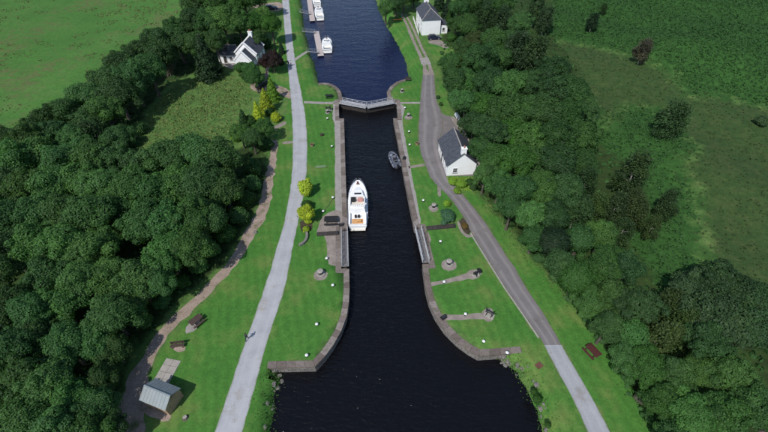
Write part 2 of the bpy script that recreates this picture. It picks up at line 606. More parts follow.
def natural(w, width):
    top = [Vector((p.x, p.y, 0)) for p in offset(w, width)]
    mid = [Vector((p.x, p.y, p.z + .05)) for p in w]
    low = [Vector((p.x, p.y, -5)) for p in offset(w, -1.6)]
    return top, mid, low


def walled(w):
    top = [Vector((p.x, p.y, 0)) for p in offset(w, .5)]
    low = [Vector((p.x, p.y, -5)) for p in top]
    return top, [(a + b) / 2 for a, b in zip(top, low)], low


wl = list(reversed(WALL_L))                     # south to north
segs = [natural(llw, 1.3), walled(wl), natural(ulw, 1.5), natural(urw, 1.5), walled(WALL_R), natural(lrw, 1.3)]
top, mid, low = [], [], []
for a, b, c in segs:
    top += a; mid += b; low += c
loop = [(p.x, p.y) for p in top]
LOOP = np.array(loop)


def inside(poly, x, y):
    """vectorised point in polygon"""
    poly = np.asarray(poly); r = np.zeros(len(x), bool)
    x1, y1 = poly[-1]
    for x2, y2 in poly:
        c = ((y2 > y) != (y1 > y))
        with np.errstate(divide='ignore', invalid='ignore'):
            r ^= c & (x < (x1 - x2) * (y - y2) / (y1 - y2) + x2)
        x1, y1 = x2, y2
    return r


def dist(poly, x, y, closed=True):
    poly = np.asarray(poly); d = np.full(len(x), 1e9)
    prs = list(zip(poly, np.roll(poly, -1, 0))) if closed else list(zip(poly[:-1], poly[1:]))
    for a, b in prs:
        ab = b - a; L = max(1e-9, float(ab @ ab))
        t = np.clip(((x - a[0]) * ab[0] + (y - a[1]) * ab[1]) / L, 0, 1)
        d = np.minimum(d, (x - a[0] - t * ab[0]) ** 2 + (y - a[1] - t * ab[1]) ** 2)
    return np.sqrt(d)


def soft(poly, x, y, w):
    """1 inside, 0 outside, ramp of half width w"""
    d = dist(poly, x, y); s = np.where(inside(poly, x, y), d, -d)
    return np.clip(.5 + s / (2 * w), 0, 1)


# ------------------------------------------------------------------ ground sheet
gx = np.concatenate([np.arange(-640, -170, 30), np.arange(-170, 176, 1.7), np.arange(190, 660, 30)])
gy = np.concatenate([np.arange(-400, -12, 30), np.arange(-11, 205, 1.7), np.arange(215, 300, 8), np.arange(310, 900, 40)])
GX, GY = np.meshgrid(gx, gy)
GX = GX.ravel(); GY = GY.ravel()
fine_ = (np.abs(GX) < 172) & (GY > -12) & (GY < 206)
GX = GX + np.where(fine_, RNG.uniform(-.3, .3, len(GX)), 0); GY = GY + np.where(fine_, RNG.uniform(-.3, .3, len(GX)), 0)
dl = dist(LOOP, GX, GY)
keep = (dl > .7) & ~inside(LOOP, GX, GY)
GX, GY = GX[keep], GY[keep]
nl = len(loop)
vin = [Vector(p) for p in loop] + [Vector((float(a), float(b))) for a, b in zip(GX, GY)]
cv, ce, cf = delaunay_2d_cdt(vin, [(i, (i + 1) % nl) for i in range(nl)], [], 0, 1e-5)[:3]
cv = np.array([(v.x, v.y) for v in cv]); cf = np.array([f for f in cf if len(f) == 3])
cen = cv[cf].mean(1)
cf = cf[~inside(LOOP, cen[:, 0], cen[:, 1])]
X, Y = cv[:, 0], cv[:, 1]
Zt = terrain_np(X, Y)
nv = len(cv)
gv = np.concatenate([np.c_[X, Y, Zt], np.array([tuple(p) for p in mid]), np.array([tuple(p) for p in low])])
# the loop's vertices in the triangulation: nearest
idx = [int(np.argmin((X - a) ** 2 + (Y - b) ** 2)) for a, b in loop]
faces = [tuple(f) for f in cf.tolist()]
for i in range(nl):
    j = (i + 1) % nl
    if i in (len(segs[0][0]) + len(segs[1][0]) + len(segs[2][0]) - 1, nl - 1): continue     # open ends of the water
    faces += [(idx[i], nv + i, nv + j, idx[j]), (nv + i, nv + nl + i, nv + nl + j, nv + j)]
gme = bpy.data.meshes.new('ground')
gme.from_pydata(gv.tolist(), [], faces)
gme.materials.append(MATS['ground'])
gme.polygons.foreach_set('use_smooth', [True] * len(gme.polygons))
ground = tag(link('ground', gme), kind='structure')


def gpoly(*pts):
    return np.array([(lambda p: (p.x, p.y))(gp(*p)) for p in pts])


LAWN_L = gpoly((278, -40), (281, 0), (284, 30), (287, 60), (292, 100), (291, 120), (281, 128), (277, 150), (273, 176), (263, 205), (250, 235), (236, 262), (208, 300), (186, 322), (160, 352), (148, 378), (146, 400), (152, 432), (160, 520),
               (250, 520), (270, 432), (279, 378), (262, 366), (310, 364), (346, 310), (346, 250), (343, 180), (340, 120), (339, 95), (316, 85), (312, 66), (304, 45), (301, 25), (298, 0), (294, -40))
GARDEN = gpoly((274, 30), (284, 30), (287, 60), (292, 100), (294, 146), (276, 149), (272, 138), (284, 128), (287, 112), (284, 95), (272, 84), (266, 80), (270, 60))
LAWN_R = gpoly((384, 10), (399, 8), (404, 20), (420, 55), (423, 75), (419, 105), (418, 135), (422, 155), (432, 180), (452, 200), (468, 225), (484, 252), (504, 288), (524, 316), (544, 348), (575, 404), (592, 445), (610, 520), (560, 520), (545, 432), (535, 402), (524, 360), (500, 350), (470, 340), (440, 308), (428, 270), (420, 228), (408, 185), (398, 130), (397, 102), (392, 95), (396, 86), (410, 78), (408, 60), (392, 30))
VERGE_R = gpoly((435, 62), (438, 78), (446, 92), (453, 114), (447, 117), (438, 103), (436, 82))
VERGE_R2 = gpoly((446, 176), (472, 178), (476, 192), (500, 222), (545, 275), (585, 318), (612, 355), (645, 410), (655, 445), (690, 520), (640, 520), (612, 432), (562, 344), (526, 286), (482, 216))
GARDEN_R = gpoly((422, 40), (440, 42), (452, 48), (456, 62), (448, 70), (436, 62), (428, 50))
FIELD = gpoly((-60, 150), (-5, 140), (30, 118), (60, 98), (90, 78), (122, 62), (150, 45), (172, 34), (182, 20), (188, 0), (192, -40), (-300, -40))
CLEAR = gpoly((138, 150), (150, 112), (178, 82), (205, 76), (232, 74), (250, 88), (252, 100), (238, 118), (240, 140), (225, 150), (190, 140), (160, 158))
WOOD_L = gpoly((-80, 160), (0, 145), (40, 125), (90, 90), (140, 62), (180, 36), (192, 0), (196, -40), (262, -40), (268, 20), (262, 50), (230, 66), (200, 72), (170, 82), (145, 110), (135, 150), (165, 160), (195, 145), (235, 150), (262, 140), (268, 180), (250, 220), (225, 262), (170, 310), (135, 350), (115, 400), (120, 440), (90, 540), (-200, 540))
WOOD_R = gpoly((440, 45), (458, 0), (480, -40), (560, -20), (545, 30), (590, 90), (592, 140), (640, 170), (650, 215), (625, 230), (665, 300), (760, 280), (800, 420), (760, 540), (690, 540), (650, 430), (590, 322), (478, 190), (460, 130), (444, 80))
BROWN = gpoly((555, 40), (600, 48), (640, 58), (668, 72), (690, 96), (716, 97), (745, 103), (790, 112), (800, 300), (735, 300), (705, 250), (700, 200), (680, 165), (700, 150), (655, 108), (625, 105), (605, 125), (590, 100), (560, 70))
xa, ya = gv[:, 0], gv[:, 1]
lawn = np.maximum.reduce([soft(p, xa, ya, .5) for p in (LAWN_L, GARDEN, LAWN_R, VERGE_R, VERGE_R2, GARDEN_R)])
field = soft(FIELD, xa, ya, 2.5)
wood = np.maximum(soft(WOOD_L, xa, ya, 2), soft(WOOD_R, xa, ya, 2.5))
brown = np.maximum(soft(BROWN, xa, ya, 7), soft(CLEAR, xa, ya, 3) * .42)
hill = np.clip((xa - np.interp(ya, HLY, HLX) - 2) / 8, 0, 1)
brack_m = np.clip(hill * (1 - soft(BROWN, xa, ya, 7)), 0, 1)
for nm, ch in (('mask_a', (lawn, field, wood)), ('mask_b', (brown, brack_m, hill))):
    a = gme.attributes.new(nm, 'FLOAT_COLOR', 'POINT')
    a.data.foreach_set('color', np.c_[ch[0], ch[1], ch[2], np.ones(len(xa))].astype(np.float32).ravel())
gme.update()

# ------------------------------------------------------------------ water
gl_y = pt(367, 105).y
m = MB(); m.add([(-70, gl_y + 1.0, Z_FAR), (60, gl_y + 1.0, Z_FAR), (60, 420, Z_FAR), (-70, 420, Z_FAR)], [(0, 1, 2, 3)])
tag(m.build('far_water', MATS['water_far']), kind='structure')
m = MB(); m.add([(-40, -60, Z_NEAR), (60, -60, Z_NEAR), (60, gl_y + 1.0, Z_NEAR), (-40, gl_y + 1.0, Z_NEAR)], [(0, 1, 2, 3)])
tag(m.build('near_water', MATS['water_near']), kind='structure')
m = MB(); m.box((0, 100, -5.2), (140, 640, .3)); tag(m.build('canal_bed', MATS['mud']), kind='structure')
m = MB(); m.box((-4.2, gl_y + .6, -3.4), (13.5, 1.0, 2.6)); tag(m.build('lock_sill', MATS['wall_stone']), kind='structure')


# ------------------------------------------------------------------ lock walls
def wall(name, label, line, side):
    t = thing(name, label, 'canal wall', (line[0].x, line[0].y, 0))
    org = Vector((line[0].x, line[0].y, 0))
    # face, with its length and height as uv
    verts, fs, uvs = [], [], []
    u = 0.0
    for i, p in enumerate(line):
        if i: u += (line[i] - line[i - 1]).length
        verts += [(p.x - org.x, p.y - org.y, -.3), (p.x - org.x, p.y - org.y, -5)]; uvs += [(u, 0), (u, -4.7)]
    for i in range(len(line) - 1):
        fs.append((2 * i, 2 * i + 1, 2 * i + 3, 2 * i + 2))
    me = bpy.data.meshes.new('wall_face'); me.from_pydata(verts, [], fs)
    uv = me.uv_layers.new(name='UVMap')
    for lp in me.loops: uv.data[lp.index].uv = uvs[lp.vertex_index]
    me.materials.append(MATS['wall_stone'])
    link('wall_face', me, t)
    # coping stones, each its own block
    outer = offset(line, .9 * side); inner = offset(line, -.05 * side)
    for i in range(len(line) - 1):
        L = (line[i + 1] - line[i]).length
        n = max(1, round(L / 1.45))
        for k in range(n):
            g = .012 / max(L / n, .1)
            a, b = (k + g) / n, (k + 1 - g) / n
            q = [inner[i].lerp(inner[i + 1], a), inner[i].lerp(inner[i + 1], b), outer[i].lerp(outer[i + 1], b), outer[i].lerp(outer[i + 1], a)]
            if side < 0: q = [q[0], q[3], q[2], q[1]]
            dz = random.uniform(.035, .075)
            mb = MB()
            vs = [(p.x - org.x, p.y - org.y, -.36) for p in q] + [(p.x - org.x, p.y - org.y, dz - .025) for p in q]
            c = sum((p for p in q), Vector()) / 4
            vs += [((p.x * .975 + c.x * .025) - org.x, (p.y * .975 + c.y * .025) - org.y, dz) for p in q]
            fs = [(0, 1, 2, 3)]
            for r in (0, 4):
                fs += [(r + e, r + (e + 1) % 4, r + 4 + (e + 1) % 4, r + 4 + e) for e in range(4)]
            fs.append((8, 9, 10, 11))
            mb.add(vs, fs)
            mb.build('coping_stone', MATS['coping_stone'], t)
    return t


wall('lock_wall', 'grey stone lock wall along the towpath bank, curving out to a square end', wl, 1)
wall('lock_wall', 'grey stone lock wall along the roadside bank, curving out to rocks', WALL_R, 1)


# ------------------------------------------------------------------ paths, roads and gravel, laid as sheets
def strip(name, left, right, mat, z=.008, jit=.1, step=1.2):
    L = smooth([Vector(p) for p in left], 2); R = smooth([Vector(p) for p in right], 2)

    def even(line, n):
        cum = [0.0]
        for a, b in zip(line[:-1], line[1:]): cum.append(cum[-1] + (b - a).length)
        out = []
        for k in range(n + 1):
            s = cum[-1] * k / n
            j = min(len(cum) - 2, max(0, int(np.searchsorted(cum, s)) - 1))
            f = (s - cum[j]) / max(1e-9, cum[j + 1] - cum[j]); out.append(line[j].lerp(line[j + 1], f))
        return out
    n = int(max(sum((b - a).length for a, b in zip(L[:-1], L[1:])), 4) / step)
    L, R = even(L, n), even(R, n)
    vs, fs = [], []
    cols = 4
    for a, b in zip(L, R):
        a = a + (a - b).normalized() * random.uniform(-jit, jit); b = b + (b - a).normalized() * random.uniform(-jit, jit)
        for c in range(cols + 1):
            p = a.lerp(b, c / cols); vs.append((p.x, p.y, max(0, terrain(p.x, p.y)) + z))
    for i in range(n):
        for c in range(cols):
            q = i * (cols + 1) + c
            fs.append((q, q + 1, q + cols + 2, q + cols + 1))
    me = MB().add(vs, fs).mesh(name, MATS[mat])
    uv = me.uv_layers.new(name='UVMap')
    for lp in me.loops:
        q, c = divmod(lp.vertex_index, cols + 1); uv.data[lp.index].uv = (c / cols, q * step)
    return tag(link(name, me), kind='structure')


def area(name, poly_px, mat, z=.006, jit=.12, rounds=1):
    pts = [pt(*p) for p in poly_px]
    pts = pts + [pts[0]]
    pts = jitter(resample(smooth(pts, rounds), .9), jit)[:-1]
    mb = MB().add([(p.x, p.y, z) for p in pts], [tuple(range(len(pts)))])
    me = mb.mesh(name, MATS[mat])
    if me.polygons[0].normal.z < 0: me.flip_normals()
    return tag(link(name, me), kind='structure')


TP = [(-40, 279.5, 286), (0, 282, 289), (33, 284.7, 292), (48, 286, 293.5), (67, 287.7, 296), (100, 291, 303), (120, 292.3, 306), (144, 293, 307.5), (167, 292.3, 307), (190, 290.3, 304.5), (211, 286.6, 300.5), (227, 283, 297), (244, 278, 293.5), (261, 273, 290), (288, 264.8, 285.5), (338, 246.3, 268), (388, 229.7, 255), (432, 214.7, 242), (520, 182, 214)]
towpath = strip('towpath', [pt(a, y) for y, a, b in TP], [pt(b, y) for y, a, b in TP], 'towpath_gravel', .010, .07)
GT = [(140, 271, 278), (160, 268, 276), (180, 264, 273.5), (198, 260, 272), (213, 254, 268), (233, 243, 257), (250, 234, 246), (262, 226, 239), (275, 215, 228), (288, 200, 216), (305, 184, 200), (322, 164, 181), (340, 152, 164), (357, 141, 152), (380, 124, 147), (405, 116, 146), (432, 110, 144), (520, 95, 130)]
strip('gravel_track', [pt(a + (b - a) * .12, y) for y, a, b in GT], [pt(b, y) for y, a, b in GT], 'track_gravel', .006, .28)
RD = [(75, 422.8, 434.2), (100, 420.2, 436), (112, 419.2, 442), (126, 418.3, 444), (140, 418.3, 440), (150, 419.8, 441.5), (165, 425, 445.5), (180, 431, 450), (197, 449.5, 464.5), (214, 462, 479.5), (234, 472, 493), (254, 484.3, 505.5), (270, 494, 516.8), (288, 505.5, 525.5), (314, 523.5, 544), (338, 539.5, 557.5), (345.5, 544, 562)]
strip('road', [pt(a, y) for y, a, b in RD], [pt(b, y) for y, a, b in RD], 'asphalt', .010, .08)
RC = [(345, 543.6, 561.6), (370, 557, 576), (398, 572.5, 592), (432, 588, 610), (520, 625, 656)]
strip('concrete_road', [pt(a, y) for y, a, b in RC], [pt(b, y) for y, a, b in RC], 'concrete_road', .014, .04)
area('cottage_yard', [(440, 112), (447, 116), (455, 117), (463, 128), (470, 140), (478, 160), (480, 174), (474, 176), (446, 176), (440, 160), (436, 130)], 'yard_tar', .006)
area('yard_verge', [(450, 117), (455, 116), (464, 130), (472, 146), (470, 148), (460, 132)], 'gravel', .014)
FT1 = [(14, 400.5, 402.5), (23, 405, 407.5), (35, 409.5, 412.5), (47, 414.5, 417.5), (62, 422, 425)]
FT2 = [(14, 404.5, 406.3), (23, 409.5, 411.5), (35, 415, 417.3), (47, 420, 422.7), (62, 427.5, 430)]
strip('wheel_track', [pt(a, y) for y, a, b in FT1], [pt(b, y) for y, a, b in FT1], 'gravel', .006, .12)
strip('wheel_track', [pt(a, y) for y, a, b in FT2], [pt(b, y) for y, a, b in FT2], 'gravel', .006, .12)
area('track_bridge_slab', [(419.5, 58), (428, 57.5), (431, 64), (421.5, 65)], 'paving', .012, .05, 0)
FT3 = [(64, 422.5, 425.5), (70, 423.2, 427), (76, 423, 434)]
FT4 = [(64, 427.5, 431), (70, 429, 433), (76, 428, 434.2)]
strip('wheel_track', [pt(a, y) for y, a, b in FT3], [pt(b, y) for y, a, b in FT3], 'gravel', .006, .1)
strip('wheel_track', [pt(a, y) for y, a, b in FT4], [pt(b, y) for y, a, b in FT4], 'gravel', .007, .1)
area('house_drive', [(428, 41), (436, 38.5), (444, 42), (449, 47), (446, 49), (438, 45), (429, 43.5)], 'gravel', .006)
# cottage drive and its car park above it
area('cottage_drive', [(250, 84), (260, 80), (270, 84), (284, 87), (291, 92), (291, 100), (283, 96), (276, 90), (262, 92), (251, 90)], 'track_gravel', .006)
area('parking_bay', [(252, 6), (262, 3.5), (283, 1.5), (283, 10), (272, 12), (258, 10)], 'track_gravel', .006)
area('garden_path', [(262, 50), (265, 49), (270, 62), (268, 78), (264, 80), (266, 66)], 'gravel', .0075)
area('garden_path', [(262, 134), (284, 126), (287, 123), (285, 121), (272, 127), (268, 132)], 'gravel', .0075)
area('garden_path', [(282, 142), (293, 140.5), (293, 143), (283, 144.5)], 'gravel', .0075)
# gravel round the lock
area('quay_paving', [(333.5, 101), (340, 101), (336.2, 119), (341, 119), (343, 180), (344.4, 228), (335, 228), (335, 180), (335, 125), (332, 118)], 'paving', .006, .08)
area('quay_paving', [(398.5, 103), (406, 107), (402, 118), (403.5, 130), (407.5, 150), (411, 172), (417, 200), (422, 226), (418, 226), (411, 195), (404, 160), (397, 120), (400, 118)], 'paving', .006, .08)
area('gravel_apron', [(317, 233), (319, 222), (325, 214), (334, 210), (344, 212), (345, 228), (340, 229), (339, 268), (335, 266), (327, 264), (327, 236)], 'gravel', .009, .1)
area('gravel_apron', [(423, 230), (430, 234), (431, 242), (428, 246), (425, 238)], 'gravel', .006, .1)
strip('cross_path', [pt(304, 101), pt(322, 102), pt(341, 101.8)], [pt(304, 103.2), pt(322, 104.2), pt(341, 104)], 'paving', .006, .06)
strip('cross_path', [pt(395, 102), pt(408, 102), pt(421, 102)], [pt(395, 104), pt(408, 103.8), pt(421, 103.6)], 'paving', .006, .06)
strip('cross_path', [pt(408, 166), pt(424, 163.8)], [pt(409, 168.6), pt(425, 166.2)], 'gravel', .006, .08)
strip('cross_path', [pt(431, 282), pt(446, 279.5), pt(466, 274), pt(474, 270)], [pt(431, 286), pt(446, 284.3), pt(466, 279), pt(476, 278)], 'gravel', .006, .12)
area('gravel_patch', [(466, 274), (470, 269.5), (477, 269), (481, 274), (478, 279), (470, 280)], 'gravel', .011, .1)
strip('cross_path', [pt(440, 315), pt(460, 314.6), pt(484, 312.5)], [pt(444, 320.6), pt(462, 319.8), pt(486, 319)], 'gravel', .006, .12)
area('gravel_patch', [(482, 312), (487, 307.5), (493, 309), (494.5, 318), (490, 322.5), (484, 320)], 'gravel', .011, .1)
area('gravel_patch', [(437, 178), (441, 181), (440.5, 190), (441, 197), (438, 196), (437, 186)], 'gravel', .006, .06)
area('flower_bed', [(459, 221), (464, 217), (472, 231), (468, 235.5), (461, 229)], 'mud', .006, .08)
area('bed_edging', [(457, 222), (459, 221), (462, 230), (468.5, 236), (473, 231), (476, 233), (469, 239), (460, 232)], 'gravel', .0105, .08)
area('tree_bed', [(300, 222), (306, 219), (312, 222), (313, 230), (306, 233), (300, 231)], 'mud', .006, .1)
area('patio', [(223, 61.5), (228, 60), (241, 63.5), (243, 67), (232, 69), (224, 67)], 'paving', .006, .08)
for i, (px, py, r) in enumerate([(320.7, 275, 1.15), (448.9, 265, 1.25), (433.5, 208.5, .95), (408.4, 117.5, 1.0)]):
    c = pt(px, py); mb = MB()
    n = 22
    mb.add([(c.x + r * random.uniform(.9, 1.08) * math.cos(2 * math.pi * k / n), c.y + r * random.uniform(.9, 1.08) * math.sin(2 * math.pi * k / n), .007) for k in range(n)], [tuple(range(n))])
    tag(mb.build('gravel_ring', MATS['gravel']), kind='structure')
# picnic table footings beside the gravel track
area('picnic_paving', [(185, 330), (190, 321), (199, 318), (201, 322), (196, 331), (187, 334)], 'paving', .006, .15)
area('picnic_paving', [(170, 348), (176, 344), (186, 346), (185, 351), (176, 353)], 'track_gravel', .006, .15)
area('bare_earth', [(142, 402), (170, 412), (172, 420), (160, 421), (146, 414), (140, 409)], 'track_gravel', .011, .15)
# ------------------------------------------------------------------ houses
def uv_slab(me, u_axis, v_axis):
    uv = me.uv_layers.new(name='UVMap')
    for lp in me.loops:
        p = me.vertices[lp.vertex_index].co
        uv.data[lp.index].uv = (p.dot(u_axis), p.dot(v_axis))


def window(parent, c, w, h, face, panes=(2, 2), name='window', proud=.0):
    """c: centre on the wall's outer face, face: direction angle the wall looks to (radians, 0 = +x)"""
    n = Vector((math.cos(face), math.sin(face), 0)); u = Vector((-n.y, n.x, 0))
    c = Vector(c)
    fr = MB()
    for s in (-1, 1):
        fr.box(c + u * s * (w / 2) + n * .03, (.1, .09, h + .1), face)
    for s in (-1, 1):
        fr.box(c + Vector((0, 0, s * h / 2)) + n * .028, (.1, w - .09, .09), face)
    for k in range(1, panes[0]): fr.box(c + u * (w * (k / panes[0] - .5)) + n * .022, (.05, .04, h - .09), face)
    for k in range(1, panes[1]): fr.box(c + Vector((0, 0, h * (k / panes[1] - .5))) + n * .020, (.05, w - .09, .04), face)
    f = fr.build(name, MATS['white_paint'], parent)
    MB().box(c + n * .006, (.03, w - .08, h - .08), face).build('pane', MATS['window_glass'], f)
    MB().box(c + Vector((0, 0, -h / 2 - .1)) + n * .06, (.18, w + .2, .09), face).build('sill', MATS['slab_concrete'], f)
    return f


def door(parent, c, w, h, face, mat='black_paint'):
    n = Vector((math.cos(face), math.sin(face), 0)); u = Vector((-n.y, n.x, 0)); c = Vector(c)
    d = MB().box(c + n * .02, (.06, w, h), face).build('door', MATS[mat], parent)
    fr = MB()
    for s in (-1, 1): fr.box(c + u * s * (w / 2 + .05) + n * .035, (.1, .1, h + .1), face)
    fr.box(c + Vector((0, 0, h / 2 + .05)) + n * .033, (.1, w, .1), face)
    fr.build('frame', MATS['white_paint'], d)
    MB().box(c + u * (w * .36) + n * .08, (.06, .12, .04), face).build('handle', MATS['galvanised'], d)


def gable_block(t, W, L, eave, ridge, roof_mat, over=.18, skew=False, wall_mat='white_harl', origin=(0, 0), rz=0.0, base=0.0):
    """walls and roof of a gabled block: gable ends at y=0 and y=L, ridge along y"""
    ox, oy = origin
    M = Matrix.Translation((ox, oy, base)) @ Matrix.Rotation(rz, 4, 'Z')
    x = W / 2
    vs = [(-x, 0, 0), (x, 0, 0), (x, 0, eave), (0, 0, ridge), (-x, 0, eave), (-x, L, 0), (x, L, 0), (x, L, eave), (0, L, ridge), (-x, L, eave)]
    fs = [(0, 1, 2, 3, 4), (9, 8, 7, 6, 5), (0, 4, 9, 5), (1, 6, 7, 2), (0, 5, 6, 1)]
    MB().add([M @ Vector(v) for v in vs], fs).build('wall', MATS[wall_mat], t)
    rf = None
    th = .12
    slope = Vector((x, 0, eave - ridge)).normalized()
    g0, g1 = (.06, L - .06) if skew else (-over, L + over)
    for s in (-1, 1):
        rid = Vector((0, 0, ridge + .14)); ev = rid + Vector((slope.x * s, 0, slope.z)) * (math.hypot(x, ridge - eave) + .28)
        a = [Vector((ev.x, g0, ev.z)), Vector((ev.x, g1, ev.z)), Vector((0, g1, rid.z)), Vector((0, g0, rid.z))]
        if s > 0: a = [a[0], a[1], a[2], a[3]]
        else: a = [a[1], a[0], a[3], a[2]]
        mb = MB().slab(*[M @ p for p in a], th)
        me = mb.mesh('roof', MATS[roof_mat])
        R3 = M.to_3x3()
        uv_slab(me, R3 @ Vector((0, 1, 0)), R3 @ Vector((slope.x * s, 0, slope.z)))
        o = link('roof', me, t)
        rf = rf or o
    rc = MB().cyl(M @ Vector((0, g0, ridge + .15)), M @ Vector((0, g1, ridge + .15)), .11, n=6)
    rc.build('ridge_cap', MATS['slab_concrete'], rf)
    for s in (-1, 1):
        ex = (x + .24) * s; ez = eave - .24 * (ridge - eave) / x - .03
        MB().cyl(M @ Vector((ex, g0, ez)), M @ Vector((ex, g1, ez)), .06, n=6).build('gutter', MATS['black_paint'], t)
    if skew:
        for yy in (0, L):
            for s in (-1, 1):
                a = Vector((0, yy, ridge + .17)); b = Vector((s * (x + .12), yy, eave + .05))
                d = (b - a)
                w = Vector((0, .16, 0))
                q = [a - w, a + w, b + w, b - w]
                if s < 0: q = q[::-1]
                MB().slab(*[M @ p + Vector((0, 0, .16)) for p in q], .34).build('skew', MATS['white_harl'], t)
    return M, rf


def chimney(rf, M, at, size, h, pots=1):
    c = M @ Vector(at)
    rz = M.to_euler().z
    ch = MB().box(c + Vector((0, 0, h / 2)), (size[0], size[1], h), rz).box(c + Vector((0, 0, h + .05)), (size[0] + .16, size[1] + .16, .14), rz).build('chimney', MATS['white_harl'], rf)
    for k in range(pots):
        off = Matrix.Rotation(rz, 3, 'Z') @ Vector(((k - (pots - 1) / 2) * .4, 0, 0))
        MB().lathe([(.14, 0), (.12, .42), (.15, .44), (.15, .5)], c + off + Vector((0, 0, h + .12)), 8).build('chimney_pot', MATS['chimney_pot'], ch)


# white cottage by the road
t = thing('cottage', 'white cottage with slate roof and one gable chimney beside the grey road', 'cottage', (15.8, 68.4, 0), math.radians(6))
M, rf = gable_block(t, 5.9, 9.0, 2.75, 5.35, 'slate', skew=False)
chimney(rf, M, (0, .42, 4.75), (1.0, .7), 1.6, 1)
window(t, (-1.35, 0, 1.35), .85, 1.1, -math.pi / 2, (2, 2))
for yy, kind in ((1.4, 'w'), (3.4, 'w'), (5.0, 'd'), (6.6, 'w'), (8.0, 'w')):
    if kind == 'w': window(t, (-2.95, yy, 1.45), .85, 1.2, math.pi, (2, 2))
    else: door(t, (-2.95, yy, 1.03), .95, 2.05, math.pi)
MB().box((3.5, 1.6, .9), (1.1, 2.2, 1.8)).build('lean_to', MATS['white_harl'], t)
MB().slab((2.9, .35, 2.25), (4.15, .35, 1.8), (4.15, 2.85, 1.8), (2.9, 2.85, 2.25), .1).build('lean_to_roof', MATS['slab_concrete'], t)

# tall white house at the far end of the farm track
t = thing('house', 'tall white two-storey house with hipped slate roof at the end of farm track', 'house', (15.2, 139.8, 0), math.radians(8))
W, L, E, R = 5.9, 10.0, 4.9, 7.4
x = W / 2
MB().box((0, L / 2, E / 2), (W, L, E)).build('wall', MATS['white_harl'], t)
hipd = 2.6
o = .3
ev = E - .05
pts_ = dict(a=(-x - o, -o, ev), b=(x + o, -o, ev), c=(x + o, L + o, ev), d=(-x - o, L + o, ev), e=(0, hipd, R), f=(0, L + o, R))
first = None
for face_ in (('a', 'b', 'e'), ('b', 'c', 'f', 'e'), ('d', 'a', 'e', 'f')):
    vs = [Vector(pts_[k]) for k in face_]
    nrm = (vs[1] - vs[0]).cross(vs[-1] - vs[0]).normalized()
    n_ = len(vs)
    mb = MB().add(vs + [v - nrm * .1 for v in vs], [tuple(range(n_)), tuple(range(2 * n_ - 1, n_ - 1, -1))] + [(i, n_ + i, n_ + (i + 1) % n_, (i + 1) % n_) for i in range(n_)])
    me = mb.mesh('roof', MATS['slate']); ua = (vs[1] - vs[0]).normalized(); uv_slab(me, ua, nrm.cross(ua))
    ob = link('roof', me, t); first = first or ob
for k in ('a', 'b'):
    MB().cyl(Vector(pts_[k]) + Vector((0, 0, .06)), Vector(pts_['e']) + Vector((0, 0, .06)), .10, n=6).build('hip_ridge', MATS['slab_concrete'], first)
MB().cyl(Vector(pts_['e']) + Vector((0, 0, .05)), Vector(pts_['f']) + Vector((0, 0, .05)), .10, n=6).build('ridge_cap', MATS['slab_concrete'], first)
MB().add([(-x, L + .001, E - .1), (x, L + .001, E - .1), (0, L + .001, R - .1), (-x, L + .3, E - .1), (x, L + .3, E - .1), (0, L + .3, R - .1)], [(0, 1, 2), (5, 4, 3), (0, 3, 4, 1), (1, 4, 5, 2), (2, 5, 3, 0)]).build('gable', MATS['white_harl'], t)
chimney(first, Matrix.Identity(4), (0, L - .6, R - .4), (1.5, .8), 1.7, 2)
for yy in (1.6, 4.9, 8.2):
    window(t, (-x, yy, 3.75), .9, 1.3, math.pi, (2, 2))
    if yy != 4.9: window(t, (-x, yy, 1.45), .9, 1.4, math.pi, (2, 2))
door(t, (-x, 4.9, 1.05), 1.0, 2.1, math.pi)
MB().box((x + 1.3, 3.0, 1.3), (2.6, 4.6, 2.6)).build('annex', MATS['white_harl'], t)
me = MB().slab((x - .1 + .12, .5, 3.5), (x + 2.85, .5, 2.6), (x + 2.85, 5.5, 2.6), (x + .02, 5.5, 3.5), .1).mesh('annex_roof', MATS['slate']); uv_slab(me, Vector((0, 1, 0)), Vector((.95, 0, -.3)))
link('annex_roof', me, t)
window(t, (x + 1.3, .7, 1.4), .8, 1.0, -math.pi / 2, (1, 2))

# cottage in the trees: long annex, main block and a low front gable
t = thing('cottage', 'white cottage with grey slate roofs and skewed gables among trees beside the towpath', 'cottage', (-39.6, 119.2, 0), 0)
M, rf = gable_block(t, 6.4, 6.2, 2.7, 5.7, 'slate', skew=True, rz=math.radians(-8))
chimney(rf, M, (0, 5.85, 5.2), (1.1, .65), 1.7, 2)
for yy in (1.6, 3.9):   # rooflights in the slope that faces the canal
    c = M @ Vector((1.6, yy, 4.32)); a = math.atan2(3.0, 3.2)
    MB().box(c + Vector((.1, 0, .12)), (.8, .7, .07), math.radians(-8), ('Y', a)).build('rooflight', MATS['window_glass'], rf)
window(t, M @ Vector((0, 0, 4.3)), .6, .9, math.radians(-98), (2, 2))
window(t, M @ Vector((3.2, 2.0, 1.5)), .8, 1.1, math.radians(-8), (2, 2))
window(t, M @ Vector((3.2, 4.4, 1.5)), .8, 1.1, math.radians(-8), (2, 2))
M2, rf2 = gable_block(t, 3.9, 5.2, 2.5, 4.3, 'slate_pale', skew=False, origin=(-3.1, 2.5), rz=math.radians(93))
c = M2 @ Vector((-.9, 2.7, 3.45)); a = math.atan2(1.8, 1.95)
MB().box(c + Vector((0, -.06, .16)), (.7, .9, .07), 0, ('X', a)).build('rooflight', MATS['window_glass'], rf2)
door(t, M2 @ Vector((-1.95, 3.3, 1.0)), .85, 2.0, math.radians(273), 'dark_timber')
window(t, M2 @ Vector((-1.95, 1.6, 1.4)), .8, 1.0, math.radians(273), (2, 2))
M3, rf3 = gable_block(t, 4.7, 3.2, 2.1, 4.6, 'slate', skew=True, origin=(-.1, -3.25), rz=math.radians(-8))
